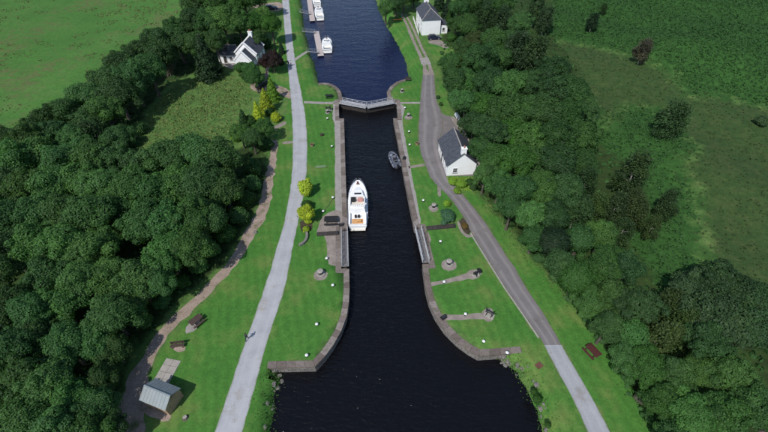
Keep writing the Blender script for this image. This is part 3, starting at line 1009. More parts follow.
window(t, M3 @ Vector((0, 0, 1.5)), 1.0, 1.1, math.radians(-98), (2, 2))

# timber shed on the grass below the gravel track
t = thing('shed', 'small tan timber shed with grey sheet roof on the grass beside gravel track', 'shed', (0, 0, 0), 0)
sa = math.atan2(20.5 - 21.86, -26.94 + 30.77)
t.location = (-28.75, 21.2, 0); t.rotation_euler = (0, 0, sa)
W, L, E, R = 3.6, 2.65, 2.0, 2.95      # front is -y, ridge along x
vs = [(-W / 2, 0, 0), (W / 2, 0, 0), (W / 2, L, 0), (-W / 2, L, 0), (-W / 2, 0, E), (W / 2, 0, E), (W / 2, L, E), (-W / 2, L, E), (-W / 2, L / 2, R), (W / 2, L / 2, R)]
MB().add(vs, [(0, 3, 2, 1), (3, 7, 6, 2), (0, 1, 5, 4), (0, 4, 8, 7, 3), (1, 2, 6, 9, 5)]).build('wall', MATS['shed_timber_dark'], t)
for s, yy in ((-1, -.014), ):
    n_ = 9
    for k in range(n_):
        z0 = .06 + k * (E - .1) / n_
        MB().box((0, yy, z0 + (E - .1) / n_ / 2), (W - .02, .03, (E - .1) / n_ - .02), 0, ('X', .05)).build('plank', MATS['shed_timber'], t)
for k in range(10):
    z0 = .05 + k * .22
    half = L / 2 if z0 + .2 < E else max(.1, (R - z0 - .12) / (R - E) * L / 2)
    MB().box((W / 2 + .014, L / 2, z0 + .1), (.03, half * 2 - .04, .2), 0).build('plank', MATS['shed_timber'], t)
th = math.atan2(R - E, L / 2)
rl = math.hypot(R - E, L / 2) + .22
for s in (-1, 1):
    a = Vector((-W / 2 - .2, L / 2, R + .09)); b = Vector((W / 2 + .2, L / 2, R + .09)); dn = Vector((0, s * math.cos(th), -math.sin(th))) * rl
    q = [a + dn, b + dn, b, a] if s < 0 else [a, b, b + dn, a + dn]
    ro = MB().slab(*q, .05).build('roof', MATS['roof_sheet'], t)
    for k in range(9):
        xx = -W / 2 - .1 + k * (W + .2) / 8
        p0 = Vector((xx, L / 2, R + .10)) + dn * .02
        MB().cyl(p0, p0 + dn * .96, .02, n=4).build('roof_seam', MATS['roof_sheet'], ro)
MB().box((0, L / 2, R + .11), (W + .42, .16, .05)).build('ridge_cap', MATS['roof_sheet'], t)
MB().box((.3, -.045, .95), (.85, .03, 1.75)).build('door', MATS['shed_timber_dark'], t)

# slab pad beside the shed
t = thing('paved_pad', 'pad of pale concrete slabs laid in the grass behind the timber shed', 'paving', pt(166.5, 372.5), math.radians(-11))
for i in range(2):
    for j in range(4):
        MB().box(((i - .5) * 1.12 + random.uniform(-.02, .02), (j - 1.5) * .95, .03), (1.08, .91, .06 + random.uniform(0, .02)), random.uniform(-.02, .02)).build('slab', MATS['slab_concrete'], t)


# ------------------------------------------------------------------ lock gates
def gate_leaf(label, hinge, tip, zt, zb, closed):
    a, b = Vector(hinge), Vector(tip)
    L = (b - a).length; rz = math.atan2(b.y - a.y, b.x - a.x)
    t = thing('lock_gate', label, 'lock gate', (a.x, a.y, 0), rz, 'lock gates')
    nb = 5
    for k in range(nb):
        zz = zb + (k + .5) * (zt - zb) / nb
        MB().box((L / 2, 0, zz), (L - .06, .36, (zt - zb) / nb - .03)).build('gate_plank', MATS['dark_timber'], t)
    fr = MB()
    for xx in (.15, L * .35, L * .67, L - .15): fr.box((xx, 0, (zt + zb) / 2), (.26, .46, zt - zb))
    fr.build('gate_post', MATS['dark_timber'], t)
    n = max(6, int(L / .62))
    deckw = 1.0 if not closed else 1.25
    dk = 'deck_grey' if not closed else 'pale_deck'
    for k in range(n):
        MB().box(((k + .5) * L / n, 0, zt + .07), (L / n - .03, deckw, .07)).build('deck_plank', MATS[dk], t)
    for s in (-1, 1):
        y = s * (deckw / 2 + .03)
        rail = MB()
        for k in range(6):
            xx = .12 + k * (L - .24) / 5
            rail.box((xx, y, zt + .6), (.07, .06, 1.12))
        for zz in (.42, .78, 1.17): rail.cyl((.05, y, zt + zz), (L - .05, y, zt + zz), .03 if zz < 1 else .042, n=6)
        rail.build('handrail', MATS['rail_paint'], t)
        MB().box((L / 2, y + s * .05, zt + .17), (L, .03, .12)).build('kick_board', MATS['rail_paint'], t)
    return t


apex = pt(366.8, 107.2)
gate_leaf('closed far lock gate with white rails reaching out from the towpath bank', pt(341.3, 102.6), apex + Vector((-.08, 0, 0)), -.1, -4.0, True)
gate_leaf('closed far lock gate with white rails reaching out from the roadside bank', pt(393.8, 102.2), apex + Vector((.08, 0, 0)), -.1, -4.0, True)
gate_leaf('open near lock gate with white rails folded back below the white cruiser', pt(344.6, 231.2), pt(345.2, 266.6), -.1, -4.2, False)
gate_leaf('open near lock gate with white rails folded back on the roadside bank', pt(417.9, 229.3), pt(425.9, 262.8), -.1, -4.2, False)


# ------------------------------------------------------------------ long gate beams lying in the grass
def gate_beam(label, a, b, w):
    a, b = pt(*a), pt(*b); L = (b - a).length
    t = thing('gate_beam', label, 'beam', a, math.atan2(b.y - a.y, b.x - a.x), 'dark gate beams')
    n = max(3, int(L / .9))
    for k in range(n):
        MB().box(((k + .5) * L / n, 0, .2), (L / n - .03, w, .06)).build('cover_plate', MATS['dark_timber'], t)
    MB().box((L / 2, w / 2 - .06, .085), (L, .1, .165)).box((L / 2, -w / 2 + .06, .085), (L, .1, .165)).build('beam_side', MATS['dark_timber'], t)
    MB().box((L - .12, 0, .3), (.22, w * .8, .16)).build('end_block', MATS['dark_steel'], t)


gate_beam('long dark covered gate beam across the grass below the yellow-green trees', (317, 234.6), (338.6, 233.4), .85)
gate_beam('long dark covered gate beam across the grass below the blue-green shrub', (426.4, 228.8), (455, 226.0), .95)


# ------------------------------------------------------------------ bollards, capstans and winches
def bollard_parts(t, s=1.0):
    MB().lathe([(.20 * s, 0), (.17 * s, .06), (.15 * s, .34)], n=14).build('shaft', MATS['black_iron'], t)
    MB().lathe([(.16 * s, .34), (.29 * s, .36), (.32 * s, .43), (.29 * s, .50), (.16 * s, .55), (.03 * s, .56)], n=16).build('cap', MATS['white_paint'], t, smooth=True)


BOLL = [((317, 325.5), 'on the grass inland of the curved towpath-side lock wall'), ((307, 356.5), 'near the square end of the towpath-side lock wall'),
        ((333, 286.5), 'on the grass just below the open towpath-side gate'), ((326.8, 259.8), 'at the edge of gravel beside the towpath-side gate'),
        ((333, 198.8), 'on the quay edge beside the white cruiser'), ((323.4, 212.6), 'on gravel below the yellow-green trees'),
        ((332, 147.5), 'on the towpath-side quay well behind the white cruiser'), ((327.5, 119.6), 'on the grass below the far towpath-side gate'),
        ((440.3, 242.8), 'on the grass between gate beam and round capstan by the road'), ((444, 283.2), 'on the upper lawn path by the road'),
        ((465.2, 315.3), 'on the lower lawn path by the road'), ((483.3, 342.6), 'on the grass above the roadside wing wall'),
        ((423.2, 201.7), 'on the roadside lawn opposite the white cruiser'), ((409.6, 146.0), 'on the roadside quay above the dark boat'),
        ((409, 132.8), 'on the roadside lawn below the small capstan'), ((405, 109), 'beside the far gate on the roadside bank'),
        ((506.5, 354.2), 'standing on the end of the roadside wing wall')]
proto = None
for i, (p, where) in enumerate(BOLL):
    loc = pt(*p)
    if i == len(BOLL) - 1: loc.z = .07
    if proto is None:
        proto = thing('bollard', 'white-capped mooring bollard ' + where, 'bollard', loc, 0, 'white-capped mooring bollards')
        bollard_parts(proto, .76)
    else: copy_thing(proto, 'white-capped mooring bollard ' + where, loc)


def capstan(label, p, r=.62):
    t = thing('capstan', label, 'capstan', pt(*p), random.uniform(0, 1), 'round capstans')
    MB().lathe([(r * 1.15, 0), (r * 1.15, .16), (r * .95, .2)], n=20).build('base', MATS['paving'], t)
    MB().lathe([(r * .62, .2), (r * .5, .32), (r * .45, .6), (r * .55, .72)], n=16).build('drum', MATS['black_iron'], t, smooth=True)
    MB().lathe([(r * .8, .72), (r * .8, .86), (r * .55, .92), (.02, .93)], n=18).build('head', MATS['weathered_timber'], t)
    for k in range(8):
        a = k * math.pi / 4
        MB().box((math.cos(a) * r * .82, math.sin(a) * r * .82, .79), (.12, .1, .08), a).build('bar_socket', MATS['black_iron'], t)


capstan('round grey capstan in a gravel ring on the grass beside the towpath', (320.7, 274))
capstan('round grey capstan in a gravel ring below the dark gate beam by the road', (448.9, 264))
capstan('round grey capstan in a gravel ring opposite the white cruiser', (433.7, 207.6), .55)
capstan('small grey capstan near the far gate on the roadside lawn', (408.4, 116.8), .5)
capstan('small grey capstan on the lawn just beyond the far roadside gate', (402, 92), .45)
capstan('small grey capstan on the lawn just below the far towpath-side gate', (327.6, 113), .45)


def winch(label, p, rz):
    t = thing('winch', label, 'winch', pt(*p), rz, 'black iron winches')
    MB().box((0, 0, .08), (1.5, .9, .16)).build('base', MATS['slab_concrete'], t)
    f = MB()
    for s in (-1, 1): f.box((s * .38, .22, .65), (.1, .12, 1.0), 0, ('X', .28)).box((s * .38, -.22, .65), (.1, .12, 1.0), 0, ('X', -.28)).box((s * .38, 0, 1.12), (.12, .3, .14))
    f.build('frame', MATS['black_iron'], t)
    MB().cyl((-.5, 0, .85), (.5, 0, .85), .17, n=12).build('drum', MATS['black_iron'], t)
    MB().cyl((.44, 0, .85), (.52, 0, .85), .46, n=18).build('gear', MATS['black_iron'], t)
    MB().cyl((-.62, 0, .85), (-.56, 0, .85), .3, n=14).build('gear', MATS['black_iron'], t)
    MB().tube([(-.62, 0, .85), (-.68, 0, 1.3), (-1.0, 0, 1.3)], .05).build('crank', MATS['black_iron'], t)
    MB().tube([(.52, 0, .85), (.62, .4, .6), (.95, .4, .6)], .05).build('crank', MATS['black_iron'], t)


winch('black iron winch in gravel at the end of the upper lawn path', (476.5, 275), .7)
winch('black iron winch in gravel at the end of the lower lawn path', (489, 315.5), -.6)
winch('black iron winch beside the far gate on the towpath side', (328.6, 110.5), .3)


def chain_roller(label, p, rz):
    t = thing('chain_roller', label, 'roller', pt(*p) + Vector((0, 0, .06)), rz)
    MB().box((0, 0, .05), (.9, .7, .1)).build('plate', MATS['black_iron'], t)
    MB().cyl((-.3, 0, .25), (.3, 0, .25), .18, n=10).build('roller', MATS['dark_steel'], t)
    MB().box((-.36, 0, .2), (.08, .4, .34)).box((.36, 0, .2), (.08, .4, .34)).build('bracket', MATS['black_iron'], t)


chain_roller('dark iron chain roller on the coping where the lower lawn path starts', (443.5, 317.8), .6)
chain_roller('dark iron roller on the quay just below the white cruiser stern', (341.5, 225), .2)
chain_roller('dark iron fitting on the quay beside the dark boat', (404.3, 158.5), 1.4)


# ------------------------------------------------------------------ picnic tables, benches and small things
def picnic_table(label, p, rz, mat, s=1.0):
    t = thing('picnic_table', label, 'picnic table', pt(*p), rz, 'picnic tables')
    for k in range(4): MB().box((0, (k - 1.5) * .2 * s, .74), (1.9 * s, .185 * s, .045)).build('top_plank', MATS[mat], t)
    for sd in (-1, 1):
        for k in range(2): MB().box((0, sd * (.66 + k * .16) * s, .45), (1.9 * s, .145 * s, .045)).build('seat_plank', MATS[mat], t)
    for xx in (-.65 * s, .65 * s):
        f = MB()
        for sd in (-1, 1): f.box((xx, sd * .36 * s, .36), (.07, .08, .86), 0, ('X', sd * .5))
        f.box((xx, 0, .40), (.08, 1.6 * s, .08)).box((xx, 0, .69), (.075, .75 * s, .06))
        f.build('leg_frame', MATS[mat], t)
    return t


picnic_table('dark picnic table on pale paving beside the gravel track', (197.5, 322.5), math.radians(52), 'brown_timber')
picnic_table('black picnic table on the gravel beside the white cruiser', (331.3, 222.2), math.radians(3), 'black_paint', 1.3)
picnic_table('black picnic table on the lawn beside the far towpath-side gate', (329, 97.5), math.radians(3), 'black_paint')


def bench(label, p, rz, mat, back=True, name='bench', L=1.9):
    t = thing(name, label, 'bench', pt(*p), rz)
    for k in range(3): MB().box((0, (k - 1) * .16, .44), (L, .145, .05)).build('seat_plank', MATS[mat], t)
    if back:
        for k in range(3): MB().box((0, .30 + k * .03, .60 + k * .16), (L, .05, .135)).build('back_plank', MATS[mat], t)
    for s in (-1, 1):
        f = MB().box((s * L * .38, -.18, .21), (.08, .08, .42)).box((s * L * .38, .24, .48), (.08, .08, .96), 0, ('X', -.12)).box((s * L * .38, 0, .39), (.08, .5, .07))
        f.build('leg_frame', MATS[mat], t)
    return t


bench('low dark timber bench on a bare patch between shed and picnic table', (178.3, 347), math.radians(8), 'brown_timber')
picnic_table('dark red picnic table alone on the grass verge beyond the road', (591, 353), math.radians(118), 'red_timber', 1.05)
bench('small dark bench on the roadside quay above the far gate', (408, 81), math.radians(-10), 'dark_timber', L=1.6)

t = thing('manhole_cover', 'rusty iron cover set in the grass beside the lower road', 'cover', pt(539, 365.5), .5)
MB().box((0, 0, .03), (.95, .75, .06)).build('frame', MATS['rusty_iron'], t)
MB().box((0, 0, .065), (.8, .6, .03)).build('lid', MATS['rusty_iron'], t)
t = thing('tree_stump', 'low brown tree stump in the grass below the timber shed', 'stump', pt(185.5, 418), .4)
MB().lathe([(.42, 0), (.3, .1), (.26, .32)], n=11).build('stump_bark', MATS['bark'], t)
MB().lathe([(.25, .322), (.1, .33)], n=11).build('cut_face', MATS['weathered_timber'], t)
t = thing('hoop_rail', 'low pale metal hoop rail standing in the grass beside the towpath', 'rail', pt(321, 168.5), .1)
MB().tube([(-1.0, 0, 0), (-1.0, 0, .7), (1.0, 0, .7), (1.0, 0, 0)], .035).build('hoop', MATS['galvanised'], t)
MB().tube([(-1.0, 0, .35), (1.0, 0, .35)], .03).build('cross_bar', MATS['galvanised'], t)
t = thing('wooden_tub', 'orange-brown wooden tub on the grass beside the towpath', 'tub', pt(312, 146), 0)
MB().lathe([(.36, 0), (.45, .5), (.40, .5), (.38, .42)], n=12).build('staves', MATS['shed_timber'], t)
MB().lathe([(.40, .3), (.37, .46), (.1, .55)], n=9).build('soil', MATS['mud'], t)
t = thing('wooden_tub', 'dark squat wooden tub on the lawn between bollards near the far gate', 'tub', pt(322, 135.5), 0)
MB().lathe([(.36, 0), (.42, .42), (.37, .42), (.36, .36)], n=12).build('staves', MATS['brown_timber'], t)
MB().lathe([(.36, .3), (.33, .4), (.1, .46)], n=9).build('soil', MATS['mud'], t)
t = thing('wooden_tub', 'orange-brown wooden tub on the roadside lawn near the grey road', 'tub', pt(417, 144.5), 0)
MB().lathe([(.36, 0), (.45, .5), (.40, .5), (.38, .42)], n=12).build('staves', MATS['shed_timber'], t)
MB().lathe([(.40, .3), (.37, .46), (.1, .55)], n=9).build('soil', MATS['mud'], t)
a, b = pt(323.8, 211.8), pt(332.6, 199.5)  # thin dark line laid over the grass from bollard to bollard
ln = [Vector((a.x + (b.x - a.x) * k / 9, a.y + (b.y - a.y) * k / 9 + .12 * math.sin(k * .9), .035)) for k in range(10)]
tag(MB().tube(ln, .05, 5).build('dark_line', MATS['rope']), 'dark line lying across the grass between two bollards beside the cruiser', 'rope')
# curved dark stone wall of the tree bed
t = thing('kerb_wall', 'low dark curved wall round the bed of yellow-green trees', 'wall', pt(300, 236), 0)
arc = smooth([pt(*p) for p in [(306.5, 232), (307.5, 238), (304.5, 243.5), (299.5, 246)]], 1)
arc = resample(arc, .5)
for p, q in zip(arc[:-1], arc[1:]):
    c = (p + q) / 2 - t.location
    MB().box((c.x, c.y, .2), ((q - p).length - .02, .42, .42 + random.uniform(0, .08)), math.atan2(q.y - p.y, q.x - p.x)).build('stone', MATS['rock'], t)
t = thing('boulder', 'pale boulder standing at the edge of the gravel track', 'boulder', pt(255.6, 232.6), 0)


def rock_mesh(seed, n=9):
    r = random.Random(seed)
    mb = MB()
    rings = []
    for k, (rr, z) in enumerate([(.75, -.3), (1.0, .05), (.85, .4), (.45, .66)]):
        rings.append([Vector((math.cos(2 * math.pi * i / n) * rr * r.uniform(.75, 1.15), math.sin(2 * math.pi * i / n) * rr * .8 * r.uniform(.75, 1.15), z * r.uniform(.8, 1.15))) for i in range(n)])
    mb.loft(rings)
    return mb.mesh('rock', MATS['rock'])


ROCKS = [rock_mesh(k) for k in range(7)]
o = link('stone', ROCKS[0], t); o.scale = (.42, .42, .5)
# rocks at the water's edge
spots = []
for k in range(30):
    f = random.random() ** 2.4
    p = lrw[min(len(lrw) - 1, int(f * 26))]
    spots.append((p.x + random.uniform(-.3, 1.3), p.y + random.uniform(-.5, .5), random.uniform(.18, .5)))
for k in range(12):
    p = llw[len(llw) - 1 - int(random.random() * 16)]
    spots.append((p.x + random.uniform(-.9, .4), p.y + random.uniform(-.4, .4), random.uniform(.2, .45)))
t = thing('rock', 'pale rock at the water edge below the roadside wing wall', 'rock', (0, 0, 0), 0, 'rocks along the roadside bank')
bpy.data.objects.remove(t)
for i, (x, y, s) in enumerate(spots):
    d = float(dist(LOOP, np.array([x]), np.array([y]))[0]); ins = bool(inside(LOOP, np.array([x]), np.array([y]))[0])
    z = 0.0 if not ins else -1.55 * min(1, d / 1.3)
    o = link('rock', ROCKS[i % 7]); o.location = (x, y, z - .05); o.scale = (s, s, s * .9); o.rotation_euler = (0, 0, random.uniform(0, 6))
    if i < 30: tag(o, 'grey rock tipped along the water edge below the roadside wing wall', 'rock', 'rocks along the roadside bank')
    else: tag(o, 'grey rock lying at the water edge below the towpath-side wing wall', 'rock', 'rocks along the towpath bank')
# ------------------------------------------------------------------ boats
def hull_rings(L, B, sheer0=1.05, sheer1=1.5, blunt=.14):
    st = [(-.5, .86), (-.42, .93), (-.2, 1.0), (.05, 1.0), (.22, .93), (.34, .76), (.43, .50), (.48, .28), (.5, blunt)]
    rings, edge = [], []
    for f, w in st:
        y = f * L; hb = w * B / 2; sh = sheer0 + (sheer1 - sheer0) * max(0, f + .1) / .6
        fl = .82 if f < .3 else .62
        yk = y if f < .4 else y - (f - .36) * 2.2
        rings.append([Vector((-hb, y, sh)), Vector((-hb * fl, yk, .1)), Vector((0, yk, -.45)), Vector((hb * fl, yk, .1)), Vector((hb, y, sh))])
        edge.append((hb, y, sh))
    return rings, edge


def cruiser(label, loc, rz, L, B, style, group):
    t = thing('motor_cruiser', label, 'motor boat', loc, rz, group)
    rings, edge = hull_rings(L, B)
    h = MB().loft(rings, cap=False)
    n = len(h.v)
    h.add(rings[0], [(0, 1, 2, 3, 4)]); h.add(rings[-1], [(4, 3, 2, 1, 0)])
    hull = h.build('hull', MATS['gel_coat'], t, smooth=False)
    k = L / 12.4; kb = B / 3.9
    # deck, with a coaming
    cock0, cock1 = -.47 * L, -.27 * L
    dk = MB()
    for (h0, y0, s0), (h1, y1, s1) in zip(edge[:-1], edge[1:]):
        dk.add([(-h0 * .97, y0, s0 - .02), (h0 * .97, y0, s0 - .02), (h1 * .97, y1, s1 - .02), (-h1 * .97, y1, s1 - .02)], [(0, 1, 2, 3)])
    dk.build('deck', MATS['gel_coat'], t)
    rub = MB()
    for s in (-1, 1): rub.tube([Vector((s * a, b, c)) for a, b, c in edge], .055, 5)
    rub.tube([Vector((-edge[0][0], edge[0][1], edge[0][2])), Vector((edge[0][0], edge[0][1], edge[0][2]))], .055)
    rub.build('rubbing_strake', MATS['galvanised'] if style == 'fly' else MATS['grey_hull'], t)
    # cabin trunk
    def ring(y, w, z0, z1, r=.2):
        return [Vector((-w, y, z0)), Vector((-w + .06, y, z1 - r)), Vector((-w + r + .05, y, z1)), Vector((w - r - .05, y, z1)), Vector((w - .06, y, z1 - r)), Vector((w, y, z0))]
    cb = MB().loft([ring(.33 * L, .42 * kb, 1.2, 1.48, .1), ring(.24 * L, 1.05 * kb, 1.15, 1.75), ring(.06 * L, 1.45 * kb, 1.05, 1.95), ring(.04 * L, 1.5 * kb, 1.05, 2.0)])
    cb.build('fore_cabin', MATS['gel_coat'], t)
    ws = MB().loft([ring(.045 * L, 1.47 * kb, 1.6, 2.0), ring(-.02 * L, 1.42 * kb, 1.6, 2.55)])
    ws.build('windscreen', MATS['dark_glass'], t)
    sal = MB().loft([ring(-.018 * L, 1.5 * kb, 1.0, 2.58), ring(-.25 * L, 1.5 * kb, 1.0, 2.58)])
    sl = sal.build('saloon', MATS['gel_coat'], t)
    for s in (-1, 1):
        MB().box((s * 1.505 * kb, -.13 * L, 1.95), (.03, .19 * L, .45)).build('side_window', MATS['dark_glass'], sl)
    MB().box((0, .137 * L, 1.93), (1.35 * kb, .42 * k, .07), 0, ('X', -.03)).build('deck_hatch', MATS['dark_glass'], t)
    # anchor gear and rails on the bow
    MB().box((-.05, .44 * L, 1.5), (.34, .5, .2)).cyl((-.3, .40 * L, 1.58), (.3, .40 * L, 1.58), .13, n=8).build('windlass', MATS['rusty_iron'], t)
    rl = MB()
    for s in (-1, 1):
        pts_ = [Vector((s * a * .9, b, c + .55)) for a, b, c in edge[3:]]
        rl.tube(pts_, .025, 5)
        for q in pts_[::1]: rl.cyl(q, (q.x, q.y, q.z - .58), .022, n=4)
    rl.build('bow_rail', MATS['galvanised'], t)
    # sunk cockpit aft
    MB().box((0, (-.41 if style == 'fly' else -.375) * L, 1.08), ((2.1 if style == 'fly' else 2.7) * kb, (.12 if style == 'fly' else .21) * L, .06)).build('cockpit_sole', MATS['tan_timber'] if style == 'fly' else MATS['cream_deck'], t)
    cm = MB()
    for s in (-1, 1): cm.box((s * 1.5 * kb, -.375 * L, 1.3), (.28 * kb, .23 * L, .6))
    cm.box((0, -.485 * L, 1.22), (3.0 * kb, .12, .5))
    cm.build('coaming', MATS['gel_coat'], t)
    MB().box((0, -.51 * L, .3), (2.9 * kb, .5 * k, .1)).build('swim_platform', MATS['cream_deck'], t)
    if style == 'fly':
        br = MB()
        for s in (-1, 1): br.box((s * 1.36 * kb, -.12 * L, 2.83), (.16, .2 * L, .5))
        br.box((0, -.018 * L, 2.83), (2.56 * kb, .16, .5), 0, ('X', .3))
        br.build('flybridge', MATS['gel_coat'], t)
        MB().box((0, -.125 * L, 2.61), (2.5 * kb, .19 * L, .05)).build('flybridge_sole', MATS['cream_deck'], t)
        MB().box((-.72, -.08 * L, 2.85), (.7, .95, .45)).box((-.72, -.11 * L, 3.05), (.75, .2, .6)).build('helm_seat', MATS['black_paint'], t)
        MB().box((.55, -.075 * L, 2.82), (1.0, .6, .4)).box((.55, -.11 * L, 2.98), (1.0, .18, .55)).build('bench_seat', MATS['red_cloth'], t)
        ar = MB()
        arc = [Vector((1.55 * kb * math.cos(a), -.165 * L - .75 * math.sin(a), 2.75)) for a in [math.pi * q / 12 for q in range(13)]]
        for p, q in zip(arc[:-1], arc[1:]): ar.box((p + q) / 2, ((q - p).length + .06, .42, .34), math.atan2(q.y - p.y, q.x - p.x))
        ar.build('radar_arch', MATS['gel_coat'], t)
        for s in (-1, 1): MB().box((s * .3 - .05, -.315 * L, 1.35), (.42, .42, .5)).build('deck_chair', MATS['black_paint'], t)
        MB().box((.25, -.41 * L, 1.45), (.9, .6, .06)).cyl((.25, -.40 * L, 1.1), (.25, -.40 * L, 1.45), .06).build('table', MATS['tan_timber'], t)
        for s in (-1, 1):
            for f in (-.3, 0, .18): MB().lathe([(.05, 0), (.13, .08), (.13, .5), (.05, .58)], (s * (B / 2 + .07 - max(0, f) * .8), f * L, .35), 8).build('fender', MATS['grey_cloth'], t)
    else:
        MB().box((0, -.09 * L, 2.62), (2.0 * kb, .75 * k, .08)).build('roof_hatch', MATS['dark_glass'], t)
        MB().cyl((0, -.2 * L, 2.6), (0, -.22 * L, 3.4), .05).box((0, -.21 * L, 3.2), (.9, .2, .1)).build('mast', MATS['white_paint'], t)
        MB().box((0, -.44 * L, 1.3), (2.4 * kb, .45, .4)).build('stern_seat', MATS['grey_cloth'], t)
    return t


def heading(a, b):
    return math.atan2(b.y - a.y, b.x - a.x) - math.pi / 2


sa, sb = pt(357.6, 227.3, Z_NEAR + .8), pt(358, 181.2, Z_NEAR + 1.2)
c = (sa + sb) / 2
cruiser('large white motor cruiser with orange aft deck lying in the lock chamber', (c.x, c.y, Z_NEAR), heading(sa, sb), (sb - sa).length, 3.85, 'fly', 'white motor cruisers')
for lab, q0, q1, B in (('white cruiser moored alone beside the nearer pontoon', (327.6, 51.0), (326.6, 38.8), 3.4), ('white cruiser moored on the far pontoon, the one nearer its free end', (320.2, 18.6), (318.2, 7.5), 3.3),
                       ('white cruiser at the far pontoon, beyond the one at its free end', (317.4, 5.2), (315.6, -5), 3.2)):
    sa, sb = pt(*q0, Z_FAR + .8), pt(*q1, Z_FAR + 1); c = (sa + sb) / 2
    cruiser(lab, (c.x, c.y, Z_FAR), heading(sa, sb), (sb - sa).length, B, 'sport', 'white motor cruisers')

for lab, p, q in (('mooring line from the white cruiser bow to the quay', (352.5, 184), (343.5, 190)), ('mooring line from the white cruiser stern to the quay', (348.5, 225), (342.5, 221))):
    a, b = pt(*p, Z_NEAR + 1.15), pt(*q, .1)
    ln = [a.lerp(b, k / 6) - Vector((0, 0, .35 * math.sin(math.pi * k / 6) * .5)) for k in range(7)]
    tag(MB().tube(ln, .035, 5).build('mooring_line', MATS['rope']), lab, 'rope', 'mooring lines of the cruiser')

# dark workboat by the road bank
sa, sb = pt(397.8, 166.6, Z_NEAR + .5), pt(391.2, 152.6, Z_NEAR + .5); c = (sa + sb) / 2
t = thing('workboat', 'small dark grey inflatable workboat moored against the roadside lock wall', 'workboat', (c.x, c.y, Z_NEAR), heading(sa, sb))
L = (sb - sa).length
rings, edge = hull_rings(L * .97, 1.7, .45, .65, .2)
h = MB().loft(rings, cap=False); h.add(rings[0], [(0, 1, 2, 3, 4)]); h.add(rings[-1], [(4, 3, 2, 1, 0)]); h.build('hull', MATS['grey_hull'], t)
tb = MB()
pl = [Vector((-a - .05, b, c_ - .02)) for a, b, c_ in edge] + [Vector((a + .05, b, c_ - .02)) for a, b, c_ in reversed(edge)]
tb.tube(pl, .25, 9); tb.build('inflated_collar', MATS['grey_hull'], t, smooth=True)
dk = MB()
for (h0, y0, s0), (h1, y1, s1) in zip(edge[:-1], edge[1:]): dk.add([(-h0, y0, .42), (h0, y0, .42), (h1, y1, .42), (-h1, y1, .42)], [(0, 1, 2, 3)])
dk.build('deck', MATS['grey_deck'], t)
cs = MB().box((0, .3, .85), (.75, .55, .85), 0, None, .85).build('console', MATS['grey_deck'], t)
MB().box((0, .5, 1.42), (.7, .05, .35), 0, ('X', -.4)).build('windscreen', MATS['dark_glass'], cs)
MB().box((0, -.5, .75), (.6, .9, .55)).build('seat', MATS['black_paint'], t)
MB().box((-.35, 1.5, .6), (.55, .6, .3)).build('locker', MATS['galvanised'], t)
MB().box((.3, -1.5, .58), (.5, .45, .3)).build('fuel_tank', MATS['grey_hull'], t)
og = MB().box((0, -L * .5 - .1, .85), (.42, .5, .55), 0, None, .8).box((0, -L * .5 - .12, .25), (.2, .28, .9)).build('outboard_motor', MATS['black_paint'], t)
MB().tube([(-.6, -1.9, .6), (-.6, -1.9, 1.7), (.6, -1.9, 1.7), (.6, -1.9, .6)], .045).build('roll_bar', MATS['galvanised'], t)
MB().box((.45, .9, .55), (.3, .7, .22), .3).build('bag', MATS['pale_top'], t)


# ------------------------------------------------------------------ pontoons and gangways
def pontoon(label, a, b, width, group='floating pontoons'):
    a, b = pt(*a, Z_FAR + .45), pt(*b, Z_FAR + .45)
    L = (b - a).length; c = (a + b) / 2
    t = thing('pontoon', label, 'pontoon', (c.x, c.y, Z_FAR), heading(a, b), group)
    n = int(L / 1.2)
    for k in range(n): MB().box((0, (k + .5) * L / n - L / 2, .42), (width, L / n - .03, .07)).build('deck_board', MATS['pink_deck'], t)
    for s in (-1, 1): MB().box((s * (width / 2 + .04), 0, .35), (.08, L, .22)).build('side_rail', MATS['weathered_timber'], t)
    for k in range(max(2, int(L / 4))): MB().box((0, (k + .5) * L / max(2, int(L / 4)) - L / 2, .07), (width - .1, 2.4, .5)).build('float', MATS['dark_steel'], t)
    for k in range(3):
        for s in (-1, 1): MB().box((s * (width / 2 - .15), (k - 1) * L * .4, .52), (.1, .35, .1)).build('cleat', MATS['galvanised'], t)
    return t


pontoon('nearer pink-grey pontoon with two gangways and one white cruiser', (316.1, 31.2), (320.9, 55.8), 1.75)
pontoon('far pink-grey pontoon carrying two white cruisers', (308.2, -8), (312.5, 20.8), 1.75)


def gangway(label, a, b, za, zb, w=.95):
    a, b = pt(*a, za), pt(*b, zb)
    t = thing('gangway', label, 'gangway', a, math.atan2(b.y - a.y, b.x - a.x), 'gangways to the pontoons')
    L = math.hypot(b.x - a.x, b.y - a.y); dz = zb - za
    MB().slab((0, -w / 2, .05), (L, -w / 2, dz + .05), (L, w / 2, dz + .05), (0, w / 2, .05), .1).build('walkway', MATS['pale_deck'], t)
    for s in (-1, 1):
        r = MB()
        for k in range(4): f = k / 3; r.cyl((f * L, s * w / 2, f * dz), (f * L, s * w / 2, f * dz + 1.0), .03, n=5)
        r.cyl((0, s * w / 2, 1.0), (L, s * w / 2, dz + 1.0), .035, n=5); r.cyl((0, s * w / 2, .55), (L, s * w / 2, dz + .55), .025, n=5)
        r.build('handrail', MATS['galvanised'], t)


gangway('pale gangway to the far end of the nearer pontoon', (302.5, 31.3), (315.8, 32.6), 0, Z_FAR + .5)
gangway('pale gangway to the near end of the nearer pontoon', (307.5, 51.5), (319.6, 52.8), 0, Z_FAR + .5)
gangway('pale gangway to the far pontoon with two boats', (300, 12), (311, 14.2), 0, Z_FAR + .5)
strip('landing_path', [pt(293.8, 59), pt(300, 54.6), pt(306, 51.2)], [pt(295.2, 61), pt(301.5, 56.2), pt(308, 52.2)], 'paving', .006, .06)


